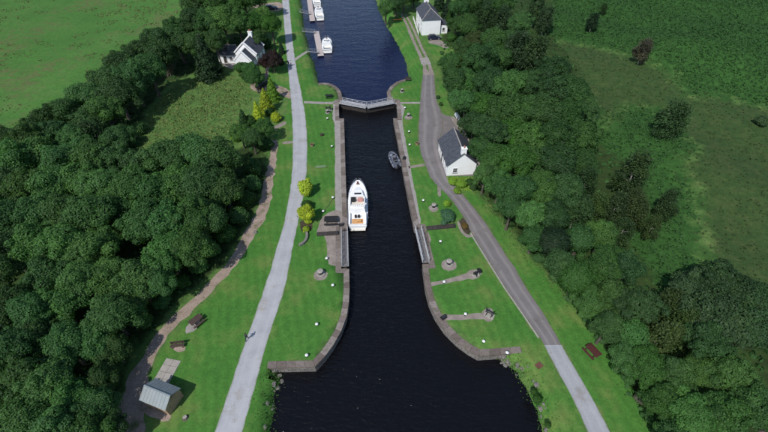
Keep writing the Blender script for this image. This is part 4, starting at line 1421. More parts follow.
# ------------------------------------------------------------------ cars
def car(label, p, rz, paint, L=4.3, kind='hatch', z=None):
    t = thing('parked_car', label, 'car', pt(*p) + Vector((0, 0, .01)), rz, 'parked cars')
    W = 1.78; h = L / 2

    def ring(y, w, z0, z1, in_=.12):
        return [Vector((-w, y, z0)), Vector((-w - .02, y, (z0 + z1) / 2)), Vector((-w + in_, y, z1)), Vector((w - in_, y, z1)), Vector((w + .02, y, (z0 + z1) / 2)), Vector((w, y, z0))]
    rear = .98 if kind == 'hatch' else .9
    MB().loft([ring(-h, .74, .35, .72), ring(-h + .15, .84, .24, rear), ring(-h + .8, .88, .22, .98), ring(.35, .89, .22, .95), ring(h - .75, .87, .22, .84), ring(h - .2, .8, .24, .70), ring(h, .68, .34, .56)]).build('body', MATS[paint], t, smooth=False)
    y0, y1 = (-h + .12, .95)
    cab = MB().loft([ring(y0, .70, .93, .97, .1), ring(y0 + .45, .74, .93, 1.42, .2), ring(.05, .76, .93, 1.46, .2), ring(y1, .74, .9, .96, .1)]).build('glasshouse', MATS['dark_glass'], t)
    MB().box((0, (y0 + .45 + .05) / 2, 1.46), (1.12, abs(.05 - y0 - .45) + .1, .04)).build('roof_panel', MATS[paint], t)
    pil = MB()
    for s in (-1, 1):
        for yy in (y0 + .5, -.35, .08): pil.cyl((s * .745, yy, .95), (s * .56, yy, 1.45), .035, n=4)
        pil.cyl((s * .70, y1, .93), (s * .56, .06, 1.45), .035, n=4)
    pil.build('pillar', MATS[paint], t)
    for s in (-1, 1):
        for yy in (h - .82, -h + .78):
            w = MB().cyl((s * .72, yy, .31), (s * .92, yy, .31), .31, n=16).build('wheel', MATS['rubber'], t)
            MB().cyl((s * .90, yy, .31), (s * .935, yy, .31), .20, n=12).build('rim', MATS['galvanised'], w)
        MB().box((s * .56, h - .13, .60), (.32, .12, .13), s * -.3).build('headlight', MATS['lamp_lens'], t)
        MB().box((s * .66, -h + .06, .80), (.2, .1, .22)).build('tail_light', MATS['tail_lens'], t)
        MB().box((s * .98, .75, .98), (.16, .1, .12)).build('mirror', MATS[paint], t)
    return t


car('black car parked in the gravel bay beside the towpath above the cottage', (271.3, 9.3), math.radians(-80), 'car_black', 4.6)
car('black car parked on the drive below the cottage beside the towpath', (262.3, 86), math.radians(-20), 'car_black', 4.2)
car('dark blue car parked in front of the tall white house', (434.2, 39.0), math.radians(-82), 'car_navy', 4.2)


# ------------------------------------------------------------------ people
def person(label, loc, rz, mats, stride=.32, height=1.75, lean=.04):
    """one continuous body grown round a skeleton; hair is a child"""
    k = height / 1.75
    J = {}; R = {}; E_ = []

    def j(n, p, r): J[n] = Vector(p) * k; R[n] = r * k
    j('pelvis', (0, 0, .95), .145); j('waist', (0, .01, 1.10), .125); j('chest', (0, .03, 1.30), .155); j('neck0', (0, .04, 1.46), .075); j('neck', (0, .05, 1.52), .055)
    j('jaw', (0, .075, 1.58), .075); j('skull', (0, .07, 1.67), .095); j('crown', (0, .06, 1.73), .06)
    E_ += [('pelvis', 'waist'), ('waist', 'chest'), ('chest', 'neck0'), ('neck0', 'neck'), ('neck', 'jaw'), ('jaw', 'skull'), ('skull', 'crown')]
    for s, n in ((-1, 'l'), (1, 'r')):
        f = stride * s
        j('sh' + n, (s * .17, .03, 1.42), .07); j('el' + n, (s * .24, .02 - f * .35, 1.14), .046); j('wr' + n, (s * .25, .12 - f * .7, .91), .032); j('hand' + n, (s * .25, .14 - f * .75, .85), .036)
        E_ += [('chest', 'sh' + n), ('sh' + n, 'el' + n), ('el' + n, 'wr' + n), ('wr' + n, 'hand' + n)]
        for q in range(4):
            a = 'f%s%d' % (n, q); base = J['hand' + n] / k
            j(a, (base.x - s * .01, base.y - .03 + q * .02, base.z - .06 - (.012 if q in (1, 2) else 0)), .0095); j(a + 't', (base.x - s * .03, base.y - .03 + q * .02, base.z - .095 - (.014 if q in (1, 2) else 0)), .008)
            E_ += [('hand' + n, a), (a, a + 't')]
        base = J['hand' + n] / k
        j('th' + n, (base.x - s * .02, base.y + .045, base.z - .03), .011); E_.append(('hand' + n, 'th' + n))
        j('hip' + n, (s * .10, 0, .90), .105); j('kn' + n, (s * .11, f * .5 + .05, .50), .066); j('an' + n, (s * .11, f - .02, .09), .045); j('toe' + n, (s * .12, f + .15, .045), .042)
        E_ += [('pelvis', 'hip' + n), ('hip' + n, 'kn' + n), ('kn' + n, 'an' + n), ('an' + n, 'toe' + n)]
    names = list(J)
    me = bpy.data.meshes.new('body')
    me.from_pydata([J[n] for n in names], [(names.index(a), names.index(b)) for a, b in E_], [])
    tmp = bpy.data.objects.new('body', me); COL.objects.link(tmp)
    md = tmp.modifiers.new('skin', 'SKIN')
    if not me.skin_vertices: me.skin_vertices.new()
    for i, n in enumerate(names):
        me.skin_vertices[0].data[i].radius = (R[n], R[n]); me.skin_vertices[0].data[i].use_root = (n == 'pelvis')
    sb_ = tmp.modifiers.new('sub', 'SUBSURF'); sb_.levels = 1; sb_.render_levels = 1
    dg = bpy.context.evaluated_depsgraph_get()
    bm_ = bpy.data.meshes.new_from_object(tmp.evaluated_get(dg))
    bpy.data.objects.remove(tmp)
    bm_.name = 'body'
    bm_.materials.clear()
    for m_ in ('skin', mats[0], mats[1], 'black_paint'): bm_.materials.append(MATS[m_])
    for p in bm_.polygons:
        z = p.center.z / k; p.use_smooth = True
        arm = abs(p.center.x) / k > .2
        p.material_index = 3 if z < .11 else (2 if z < .96 and not arm else (0 if z > 1.49 or (arm and z < .93) else 1))
    t = thing('person', label, 'person', loc, rz)
    link('body', bm_, t)
    MB().lathe([(.02, .16), (.07, .15), (.11, .09), (.112, .03), (.09, -.02)], (0, .055 * k, 1.635 * k), 12).build('hair', MATS['hair'], t, smooth=True)
    nz = MB().box((0, .175 * k, 1.625 * k), (.025, .035, .04)).build('nose', MATS['skin'], t)
    return t


person('person in dark clothes walking alone on the pale towpath above the shed', pt(247.6, 340) + Vector((0, 0, .012)), math.radians(-8), ('navy_jacket', 'jeans'))
person('person in dark clothes walking beside another on the towpath near the cottage', pt(288.9, 66.4) + Vector((0, 0, .012)), math.radians(170), ('navy_jacket', 'jeans'))
person('person in a pale top walking beside a dark-clad companion near the cottage', pt(291.3, 66) + Vector((0, 0, .012)), math.radians(174), ('pale_top', 'grey_jacket'))

# ------------------------------------------------------------------ fences and yard things
a, b = pt(413.2, 19.5), pt(418.6, 36)
L = (b - a).length
t = thing('fence', 'white picket fence along the lawn in front of the tall white house', 'fence', a, math.atan2(b.y - a.y, b.x - a.x))
n = int(L / .33)
for k in range(n): MB().box(((k + .5) * L / n, .045, .55), (.2, .04, 1.1)).build('picket', MATS['white_paint'], t)
for zz in (.3, .85): MB().box((L / 2, 0, zz), (L, .05, .12)).build('fence_rail', MATS['white_paint'], t)
for k in range(5): MB().box((k * L / 4, -.07, .6), (.12, .09, 1.2)).build('post', MATS['white_paint'], t)
for lab, p, q in (('long low white barrier block at the yard edge, the farther of two', (455.9, 114.6), (458.6, 118.8)), ('long low white barrier block at the yard edge, the nearer of two', (459.8, 120.4), (462.3, 125.2))):
    a, b = pt(*p), pt(*q); L = (b - a).length
    t = thing('barrier', lab, 'barrier', ((a.x + b.x) / 2, (a.y + b.y) / 2, .02), math.atan2(b.y - a.y, b.x - a.x), 'white barrier blocks')
    MB().loft([[Vector((x, -.42, 0)), Vector((x, -.38, .35)), Vector((x, -.2, .7)), Vector((x, .2, .7)), Vector((x, .38, .35)), Vector((x, .42, 0))] for x in (-L / 2, L / 2)]).build('block', MATS['white_paint'], t)
    for s in (-.3, .3): MB().box((s * L, 0, .73), (.3, .1, .08)).build('lifting_loop', MATS['galvanised'], t)
# road edge kerb on the canal side
a_ = [pt(x, y) for x, y in [(470.5, 233.5), (483.5, 254.5), (493.3, 270.3), (504.6, 288.4), (522.6, 314.4), (538.6, 338.2)]]
t = thing('road_kerb', 'pale concrete kerb along the canal side of the grey road', 'kerb', a_[0])
for p, q in zip(resample(a_, 1.6)[:-1], resample(a_, 1.6)[1:]):
    c = (p + q) / 2 - a_[0]
    MB().box((c.x, c.y, .03), ((q - p).length - .03, .2, .16), math.atan2(q.y - p.y, q.x - p.x)).build('kerb_stone', MATS['slab_concrete'], t)
t = thing('kayak', 'orange kayak lying on the bank grass near the tall white house', 'kayak', pt(397.5, 20) + Vector((0, 0, .18)), math.radians(12))
MB().loft([[Vector((x, w * math.cos(q), .2 * math.sin(q) * (w * 2 + .2))) for q in [i * math.pi / 4 for i in range(8)]] for x, w in ((-1.6, .04), (-1.1, .22), (-.3, .34), (.5, .34), (1.2, .2), (1.6, .04))]).build('hull', MATS['orange_kayak'], t)
MB().lathe([(.26, .19), (.30, .24), (.24, .24), (.22, .2)], n=12).build('cockpit_rim', MATS['black_paint'], t)
# garden furniture of the cottage
picnic_table('pale garden table on the patio beside the white cottage in the trees', (226.5, 66), math.radians(10), 'weathered_timber')
# ------------------------------------------------------------------ crowns
def quads_at(C, Nrm, size, rng, aspect=1.5, fold=.0):
    """leaf-clump quads: centres, normals, sizes -> vertices and faces"""
    n = len(C)
    r = rng.normal(size=(n, 3)); u = np.cross(Nrm, r); u /= np.linalg.norm(u, axis=1)[:, None] + 1e-9
    w = np.cross(Nrm, u)
    s = size[:, None]
    a = C + u * s * aspect / 2; b = C + w * s / 2; c = C - u * s * aspect / 2; d = C - w * s / 2
    V = np.stack([a, b, c, d], 1).reshape(-1, 3)
    F = np.arange(4 * n).reshape(n, 4)
    return V, F


def unit(v): return v / (np.linalg.norm(v, axis=-1, keepdims=True) + 1e-9)


def crown_broad(seed, n=7000, blobs=24, leaf=.072, zr=1.0, spread=.62, gap=.0, core=.5):
    rng = np.random.default_rng(seed)
    d = unit(rng.normal(size=(blobs, 3))); d[:, 2] = np.abs(d[:, 2]) * 1.0 - .25
    rad = spread * rng.uniform(.5, 1.15, blobs)
    lop = rng.uniform(.78, 1.2, 8); rad *= lop[((np.arctan2(d[:, 1], d[:, 0]) / 6.2832 + .5) * 7.99).astype(int)]
    C = d * rad[:, None] * np.array([1, 1, zr])
    C[:4] *= .35
    R = rng.uniform(.16, .36, blobs) * (1 - .35 * (rad / spread - .6)); R[:4] = core
    wts = R ** 2 / (R ** 2).sum()
    k = rng.choice(blobs, n * 2, p=wts)
    dr = unit(rng.normal(size=(n * 2, 3))); dr[:, 2] = np.where(rng.random(n * 2) < .55, np.abs(dr[:, 2]), dr[:, 2])
    P_ = C[k] + dr * R[k][:, None] * (.86 + .24 * rng.random((n * 2, 1)) + .25 * (rng.random((n * 2, 1)) < .08))
    deep = np.zeros(len(P_), bool)
    for c, r in zip(C, R): deep |= np.linalg.norm(P_ - c, axis=1) < r * .78
    ok = ~deep & (P_[:, 2] > -.75)
    if gap: ok &= rng.random(len(P_)) > gap
    P_, dr, k = P_[ok][:n], dr[ok][:n], k[ok][:n]
    N = unit(dr + rng.normal(size=dr.shape) * .42 + np.array([0, 0, .25]))
    sz = leaf * rng.uniform(.6, 1.35, len(P_))
    V, F = quads_at(P_, N, sz, rng)
    tone = rng.normal(.5, .16, blobs)[k] * .75 + .13 + rng.normal(0, .13, len(P_))
    return np_mesh('crown', V, F, MATS['leaves'], np.clip(tone, 0, 1))


def crown_cone(seed, n=4200, leaf=.075, ratio=3.0):
    """spire of drooping sprays; radius 1 at the base, height `ratio`"""
    rng = np.random.default_rng(seed)
    f = 1 - np.sqrt(rng.random(n)); az = rng.random(n) * 2 * math.pi
    lob = .82 + .16 * np.sin(az * 5 + f * 26 + seed) + .1 * np.sin(az * 3 - f * 41)
    r = (1 - f) ** .8 * lob * (.75 + .3 * rng.random(n))
    P_ = np.c_[r * np.cos(az), r * np.sin(az), (f - .5) * ratio + rng.normal(0, .04, n)]
    N = unit(np.c_[np.cos(az), np.sin(az), np.full(n, .5)] + rng.normal(size=(n, 3)) * .5)
    V, F = quads_at(P_, N, leaf * rng.uniform(.7, 1.6, n), rng, 2.0)
    return np_mesh('crown', V, F, MATS['leaves'], np.clip(.35 + .3 * lob - .2 + rng.normal(0, .16, n), 0, 1))


def crown_birch(seed, n=8500):
    rng = np.random.default_rng(seed)
    blobs = 42
    h = rng.uniform(-.8, 1.15, blobs); a = rng.random(blobs) * 6.283
    rr = np.sqrt(np.clip(1 - (h / 1.25) ** 2, .02, 1)) * rng.uniform(.2, .8, blobs)
    C = np.c_[rr * np.cos(a), rr * np.sin(a), h]; R = rng.uniform(.14, .27, blobs)
    k = rng.integers(0, blobs, n)
    P_ = C[k] + rng.normal(size=(n, 3)) * R[k][:, None] * np.array([.6, .6, .75])
    P_[:, 2] -= .25 * np.clip(np.hypot(P_[:, 0], P_[:, 1]), 0, 1) ** 2
    N = unit(rng.normal(size=(n, 3)) + unit(P_) * .6 + np.array([0, 0, .4]))
    V, F = quads_at(P_, N, .06 * rng.uniform(.6, 1.4, n), rng, 1.6)
    return np_mesh('crown', V, F, MATS['leaves'], np.clip(rng.normal(.5, .13, blobs)[k] + rng.normal(0, .15, n), 0, 1))


def trunk_mesh(seed, height, r, mat, limbs=6, reach=.5):
    """tapered trunk from 0 up to `height`, with limbs that reach into the crown (crown radius 1)"""
    rr = random.Random(seed)
    mb = MB()
    pts_ = [Vector((0, 0, 0)), Vector((rr.uniform(-.03, .03), rr.uniform(-.03, .03), height * .35)), Vector((rr.uniform(-.06, .06), rr.uniform(-.06, .06), height * .7)), Vector((rr.uniform(-.06, .06), rr.uniform(-.06, .06), height))]
    rad = [r * 1.35, r, r * .75, r * .25]
    for k in range(3): mb.cyl(pts_[k], pts_[k + 1], rad[k], rad[k + 1], 7, caps=False)
    for q in range(limbs):
        f = .42 + .5 * q / limbs
        a = q * 2.4 + rr.uniform(-.4, .4)
        s = pts_[1].lerp(pts_[3], (f - .35) / .65)
        e1 = s + Vector((math.cos(a) * reach * .5, math.sin(a) * reach * .5, .18)); e2 = e1 + Vector((math.cos(a) * reach * .4, math.sin(a) * reach * .4, .12))
        mb.cyl(s, e1, r * .5, r * .32, 5, caps=False).cyl(e1, e2, r * .32, r * .1, 5, caps=False)
    return mb.mesh('trunk', MATS[mat], True)


BROAD = [crown_broad(k, 14000, 46 + 5 * (k % 4), .050, 1.0 + .1 * (k % 3), .80) for k in range(10)]
UPRIGHT = [crown_broad(500 + k, 3600, 20, .095, 1.45, .6) for k in range(2)]
BIRCH = [crown_birch(100 + k) for k in range(4)]
CONE = [crown_cone(200 + k) for k in range(3)]
BUSH = [crown_broad(300 + k, 3600, 16, .095, .7, .55) for k in range(5)]
DOME = [crown_broad(400 + k, 7000, 14, .062, .9, .42, core=.62) for k in range(2)]
T_BROAD = [trunk_mesh(k, 1.75, .075, 'bark') for k in range(4)]
T_BIRCH = [trunk_mesh(20 + k, 1.7, .04, 'birch_bark', 5, .35) for k in range(3)]
T_CONE = [trunk_mesh(30 + k, 3.0, .09, 'bark', 0) for k in range(2)]
T_BUSH = [trunk_mesh(40 + k, .75, .05, 'bark', 7, .7) for k in range(2)]

TINT = dict(d=(.036, .088, .027), m=(.050, .122, .035), l=(.066, .150, .040), g=(.037, .076, .032), b=(.046, .078, .027), y=(.32, .42, .04), e=(.15, .27, .035), c=(.018, .045, .020), p=(.034, .020, .020), v=(.036, .10, .02), s=(.05, .125, .085), o=(.13, .085, .03), w=(.10, .10, .085))
WORD = dict(d='dark green', m='mid green', l='light green', g='grey-green', b='olive brown', y='golden yellow', e='yellow-green', c='dark green', p='purple-leaved', v='bright green', s='blue-green', o='rusty brown', w='pale grey')
n_tree = 0


def plant(px, py, dpx, tint, kind, label, group=None, name=None, squash=1.0):
    """a tree or shrub whose crown is centred at px, py with a crown dpx wide in the survey picture"""
    global n_tree
    n_tree += 1
    rr = random.Random(n_tree * 13 + 5)
    R, hc = 4.0, 5.0
    lift = rr.uniform(-.12, .62) if px > 400 else rr.uniform(-.12, .4)
    for _ in range(8):
        p = gp(px, py, hc)
        z = p.y * CS + (CAM_H - p.z - hc) * SN
        R = dpx / 2 / (FOCAL / z)
        hc = {'broad': (1.22 + lift) * R + .8, 'dome': 1.1 * R + .6, 'birch': 1.2 * R + .3, 'upright': 1.2 * R + .1, 'cone': 1.55 * R + .1, 'bush': .55 * R}[kind]
    R *= rr.uniform(.95, 1.06)
    name = name or {'broad': 'broadleaf_tree', 'dome': 'broadleaf_tree', 'birch': 'birch_tree', 'upright': 'golden_tree', 'cone': 'conifer_tree', 'bush': 'shrub'}[kind]
    cat = 'shrub' if kind == 'bush' else 'tree'
    rz = rr.uniform(0, 6.28)
    t = thing(name, label, cat, (p.x, p.y, p.z - .05), rz, group)
    cm = {'broad': BROAD, 'dome': DOME, 'birch': BIRCH, 'upright': UPRIGHT, 'cone': CONE, 'bush': BUSH}[kind]
    tm = {'broad': T_BROAD, 'dome': T_BROAD, 'birch': T_BIRCH, 'upright': T_BROAD, 'cone': T_CONE, 'bush': T_BUSH}[kind]
    c = link('crown' if kind != 'bush' else 'foliage', rr.choice(cm), t, (0, 0, hc))
    s = R * {'upright': 1.28, 'bush': 1.12}.get(kind, 1.03)
    c.scale = (s * rr.uniform(.93, 1.08), s * rr.uniform(.93, 1.08), s * squash * (rr.uniform(.92, 1.1) if kind != 'cone' else 1))
    q = rr.uniform(.78, 1.28); tc = TINT[tint]
    c.color = (tc[0] * q * rr.uniform(.88, 1.10), tc[1] * q, tc[2] * q * rr.uniform(.72, 1.02), 1)
    k = link('trunk' if kind != 'bush' else 'stem', rr.choice(tm), t)
    k.scale = (R, R, R * (1.0 if kind != 'cone' else 1.03) * (1 + .3 * lift if kind == 'broad' else 1))
    return t


ORD = 'first second third fourth fifth sixth seventh eighth ninth tenth eleventh twelfth thirteenth fourteenth fifteenth sixteenth'.split()
KWORD = dict(broad='broadleaf tree', dome='round-headed tree', birch='thin-leaved birch', cone='conifer', bush='shrub')


def row(where, items, group, kind='broad', per=None):
    """a row of trees counted in order: (px, py, d, tint[, kind])"""
    for i, it in enumerate(items):
        k = it[4] if len(it) > 4 else kind
        for kw in (KWORD[k], KWORD[k].split()[-1]):
            lab = WORD[it[3]] + ' ' + kw + ', ' + ORD[i] + ' ' + where
            if len(lab.replace('-', ' ').split()) <= 16: break
        plant(it[0], it[1], it[2] * (1.08 if k == 'broad' else 1), it[3], k, lab, group)


GL = 'trees of the wood beside the gravel track'
# rows of the left wood, each counted from its track end towards the field
row('from the track in the wood, level with the shed roof', [(112, 350, 32, 'd'), (92, 340, 44, 'm'), (66, 346, 44, 'm'), (40, 342, 42, 'd'), (14, 348, 46, 'd'), (-12, 345, 44, 'd')], GL)
row('from the track in the wood, just below the shed', [(96, 408, 40, 'd'), (70, 398, 44, 'm'), (46, 388, 50, 'm'), (18, 382, 50, 'm'), (-10, 388, 46, 'd')], GL)
row('from the track in the wood, lowest row', [(84, 440, 46, 'd'), (54, 430, 48, 'm'), (24, 424, 50, 'm'), (-6, 428, 50, 'd')], GL)
row('from the track in the wood, level with the picnic tables', [(130, 310, 34, 'm'), (112, 316, 42, 'd'), (60, 306, 42, 'm'), (30, 312, 44, 'm'), (2, 306, 44, 'd'), (-24, 310, 44, 'd')], GL)
row('from the track in the wood, level with the lower winch', [(160, 282, 32, 'm'), (140, 282, 44, 'l'), (110, 276, 40, 'm'), (82, 278, 40, 'm'), (54, 276, 44, 'm'), (-4, 276, 44, 'd')], GL)
row('from the track in the wood, level with the two open gates', [(192, 248, 38, 'm'), (168, 252, 46, 'm'), (92, 250, 48, 'm'), (64, 246, 46, 'm'), (36, 246, 44, 'm'), (8, 250, 44, 'd'), (-20, 246, 44, 'd')], GL)
row('from the track in the wood, level with the cruiser stern', [(212, 220, 34, 'm'), (196, 216, 44, 'd'), (172, 220, 46, 'm'), (146, 224, 44, 'm'), (118, 216, 38, 'm'), (92, 214, 46, 'm'), (64, 212, 46, 'm'), (38, 216, 44, 'm'), (12, 218, 44, 'd'), (-16, 214, 44, 'd')], GL)
row('from the track in the wood, level with the cruiser bow', [(224, 190, 40, 'd'), (202, 184, 46, 'd'), (178, 186, 46, 'm'), (154, 192, 48, 'm'), (128, 188, 44, 'm'), (104, 186, 42, 'm'), (80, 182, 40, 'l'), (56, 186, 44, 'm'), (30, 188, 44, 'm'), (4, 188, 44, 'd')], GL)
row('from the track in the wood, level with the yellow-green trees', [(220, 160, 42, 'd'), (198, 154, 44, 'm'), (174, 160, 44, 'm'), (150, 168, 40, 'm'), (114, 164, 38, 'd'), (90, 160, 40, 'm'), (66, 162, 40, 'm'), (42, 160, 40, 'm'), (18, 162, 42, 'm'), (-6, 164, 42, 'd')], GL)
row('from the clearing along the lower field edge of the wood', [(118, 142, 32, 'd'), (96, 142, 34, 'g', 'birch'), (74, 140, 32, 'm'), (52, 136, 34, 'd'), (30, 140, 36, 'd'), (8, 144, 36, 'd'), (-16, 146, 38, 'd')], GL)
GB = 'trees of the belt between field and clearing'
row('from the cottage in the tree belt, clearing side', [(178, 42, 28, 'd'), (160, 54, 32, 'd'), (148, 68, 32, 'd'), (132, 80, 36, 'd'), (118, 96, 38, 'd'), (104, 112, 36, 'm'), (88, 126, 34, 'd')], GB)
row('from the cottage in the tree belt, field side', [(176, 30, 26, 'd'), (160, 40, 28, 'd'), (142, 52, 30, 'd'), (122, 66, 32, 'd'), (106, 80, 32, 'd'), (86, 98, 34, 'm'), (66, 112, 34, 'd'), (48, 122, 32, 'd')], GB)
plant(168, 68, 12, 'w', 'birch', 'pale dead-looking thin birch standing in front of the dark tree belt')
plant(131, 139, 22, 'g', 'bush', 'grey-green shrub at the lower corner of the rough clearing')
plant(140, 128, 20, 'm', 'bush', 'mid green shrub at the field corner of the rough clearing')
GC = 'trees behind and beside the slate-roofed cottage'
row('along the top of the garden wood, counted from the field', [(196, 4, 28, 'd'), (214, 2, 28, 'm'), (230, 4, 26, 'l'), (244, 0, 24, 'v'), (258, -4, 24, 'l')], GC)
row('in the garden wood above the cottage, counted from the field', [(190, 22, 28, 'd'), (206, 22, 28, 'm'), (222, 20, 28, 'l'), (238, 22, 26, 'm'), (251, 24, 22, 'v'), (262, 14, 16, 'l')], GC)
plant(271, 24, 23, 'v', 'broad', 'bright green round tree on the lawn between parked car and cottage')
plant(204, 56, 30, 'c', 'cone', 'tall dark conifer at the gable end of the cottage annex')
plant(196, 44, 28, 'd', 'broad', 'dark green tree next to the tall conifer by the cottage')
plant(215, 40, 26, 'd', 'broad', 'dark green tree filling the corner above the cottage annex roof')
plant(258, 38, 18, 'm', 'broad', 'mid green small tree against the chimney end of the cottage')
plant(266, 44, 16, 'd', 'bush', 'dark green shrub between cottage roof and garden lawn')
plant(272, 60, 19, 'p', 'broad', 'purple-leaved tree between the cottage and the towpath')
plant(264.5, 63, 14, 'p', 'broad', 'smaller purple-leaved tree close under the cottage roof')
plant(250, 70, 18, 'm', 'broad', 'mid green tree in front of the low cottage gable')
plant(240, 68, 14, 'm', 'bush', 'mid green shrub below the annex door')
plant(255, 78, 20, 'd', 'broad', 'dark green tree above the black car on the cottage drive')
plant(246, 76, 16, 'd', 'bush', 'dark green shrub at the edge of the clearing by the drive')
plant(216, 68, 16, 'g', 'bush', 'grey-green shrub at the corner of the cottage patio')
for i, (x, y) in enumerate([(275, 52), (280, 58), (281, 47)]):
    plant(x, y, 8, 'c', 'cone', 'thin dark conifer on the garden lawn, ' + ('beside the purple tree', 'nearest the towpath', 'farthest from the purple tree')[i])
plant(271.5, 88.5, 16, 'e', 'cone', 'tall green-yellow column conifer beside the cottage drive', squash=1.05)
plant(265, 99.5, 17, 'y', 'cone', 'golden conifer, the farther of two tall ones below the drive')
plant(257, 111, 16, 'y', 'cone', 'golden conifer, the nearer of two tall ones below the drive')
plant(276, 117.5, 14, 'y', 'bush', 'golden yellow rounded shrub on the garden lawn by the path')
plant(275, 98, 10, 'd', 'bush', 'dark green shrub between the column conifer and lawn')
plant(269, 112, 12, 'd', 'bush', 'dark green shrub behind the golden rounded shrub')
plant(264, 128, 20, 'm', 'broad', 'mid green small tree beside the garden path')
plant(250, 122, 16, 'v', 'bush', 'bright green shrub at the foot of the nearer golden conifer')
plant(243, 118, 14, 'd', 'cone', 'dark slim conifer at the edge of the rough clearing')
plant(240, 132, 20, 'm', 'broad', 'mid green tree at the lower edge of the rough clearing')
plant(252, 138, 20, 'd', 'broad', 'dark green tree at the top of the gravel track')
plant(266, 144, 18, 'd', 'bush', 'dark green shrub overhanging the top of the gravel track')
plant(236, 138, 12, 'e', 'bush', 'yellow-green shrub among dark trees near the track top')
GS = 'shrubs lining the gravel track'
row('down the wood edge of the gravel track', [(252, 168, 26, 'd', 'bush'), (252, 184, 24, 'm', 'bush'), (246, 200, 26, 'v', 'bush'), (238, 216, 26, 'm', 'bush'), (226, 234, 24, 'v', 'bush'), (211, 250, 22, 'm', 'bush'), (198, 266, 22, 'm', 'bush'), (181, 282, 22, 'v', 'bush'), (162, 301, 22, 'm', 'bush'), (144, 322, 20, 'm', 'bush'), (131, 342, 20, 'd', 'bush'), (116, 366, 20, 'd', 'bush')], GS)
n_tree += 5
plant(102, 378, 34, 'd', 'broad', 'dark green tree shading the gravel track beside the shed')
plant(112, 430, 34, 'd', 'broad', 'dark green tree at the lower end of the gravel track')
# yellow trees by the near gate
plant(305.6, 187.5, 14.5, 'y', 'upright', 'golden yellow upright small tree standing alone beside the towpath', squash=1.3)
plant(306.5, 213, 18.5, 'y', 'upright', 'golden yellow broad small tree in the walled bed by the towpath', squash=1.15)
plant(308, 221, 11, 'y', 'bush', 'golden shrub in the walled bed, nearest the picnic table')
plant(307, 205.5, 15, 'v', 'bush', 'bright green shrub between the two yellow trees')
plant(306, 229, 9, 'y', 'bush', 'low golden shrub at the end of the dark gate beam')
# shrubs by the roadside lock garden
plant(448.5, 215, 19, 's', 'bush', 'blue-green spreading shrub above the roadside gate beam', squash=.75)
plant(444.5, 222, 9, 's', 'bush', 'small blue-green shrub at the end of the roadside beam', squash=.8)
plant(447, 203.5, 9, 'e', 'bush', 'yellow-green low shrub beside the road above the blue-green one')
plant(464.5, 225.5, 9, 'o', 'bush', 'rusty brown low shrub in the bed beside the road', squash=.6)
for i, (x, y, d, tn) in enumerate([(452, 181, 13, 'e'), (461, 184, 14, 'e'), (471, 182, 13, 'v'), (457, 191, 10, 'e')]):
    plant(x, y, d, tn, 'bush', WORD[tn] + ' low shrub in front of the roadside cottage, ' + ('under its window', 'in the middle', 'at its wood-side corner', 'nearest the road')[i], squash=.7)
plant(473.5, 187, 11, 'd', 'bush', 'dark green shrub at the wood edge beside the cottage shrubs')
plant(438, 97, 5, 'd', 'bush', 'small dark shrub on the verge beside the grey road')
plant(441, 104, 5, 'd', 'bush', 'small dark shrub on the verge, nearer the cottage yard')
plant(439, 63, 7, 'm', 'bush', 'small green shrub at the corner of the house lawn')

# the wood on the road side
GR = 'trees of the wood beside the road'
row('along the water beyond the tall white house', [(386, 8, 18, 'm'), (396, 4, 16, 'd'), (404, -2, 18, 'm'), (414, -4, 16, 'd')], GR)
row('behind the tall white house', [(440, -2, 14, 'c', 'cone'), (448, 6, 14, 'c', 'cone'), (459, 8, 20, 'm'), (473, 6, 22, 'd'), (488, 8, 24, 'g', 'birch'), (504, 4, 24, 'm')], GR)
row('beside the drive of the tall white house', [(450, 14, 10, 'v', 'cone'), (456, 24, 16, 'd'), (468, 26, 24, 'd'), (484, 24, 24, 'g', 'birch'), (500, 26, 24, 'g', 'birch'), (520, 24, 24, 'm')], GR)
row('in front of the drive of the tall white house', [(452, 38, 12, 'v', 'bush'), (462, 46, 18, 'm'), (476, 44, 24, 'b'), (494, 42, 26, 'm'), (512, 42, 26, 'm')], GR)
row('up the hill edge beyond the wood', [(536, 10, 26, 'g', 'birch'), (545, 22, 20, 'g', 'birch')], GR)
row('into the roadside wood beyond the cottage yard', [(450, 64, 24, 'm'), (464, 62, 28, 'd'), (480, 60, 32, 'm'), (498, 60, 34, 'm'), (516, 58, 36, 'g', 'birch'), (534, 60, 34, 'g', 'birch'), (552, 72, 34, 'd')], GR)
row('into the roadside wood, level with the far lock gate', [(456, 82, 28, 'd'), (472, 86, 34, 'm'), (492, 84, 34, 'd'), (512, 84, 36, 'm'), (532, 86, 36, 'd'), (552, 94, 36, 'd'), (572, 94, 36, 'd')], GR)
row('into the roadside wood, level with the cottage yard', [(466, 102, 28, 'm'), (484, 108, 36, 'v'), (504, 110, 36, 'd'), (524, 112, 36, 'm'), (544, 114, 38, 'd'), (564, 116, 38, 'd'), (582, 112, 30, 'd')], GR)
row('into the roadside wood, level with the cottage roof', [(474, 124, 28, 'd'), (492, 132, 36, 'd'), (512, 136, 38, 'v'), (532, 138, 38, 'm'), (554, 140, 38, 'd'), (576, 138, 34, 'd')], GR)
row('into the roadside wood, level with the cottage gable', [(482, 148, 26, 'd'), (494, 160, 32, 'm'), (514, 162, 36, 'v'), (536, 162, 36, 'm'), (558, 164, 38, 'd'), (580, 164, 34, 'd')], GR)
row('into the roadside wood, level with the cottage shrubs', [(486, 174, 24, 'm'), (500, 186, 30, 'm'), (520, 190, 34, 'm'), (542, 190, 34, 'm'), (564, 190, 36, 'd'), (584, 186, 32, 'g', 'birch')], GR)
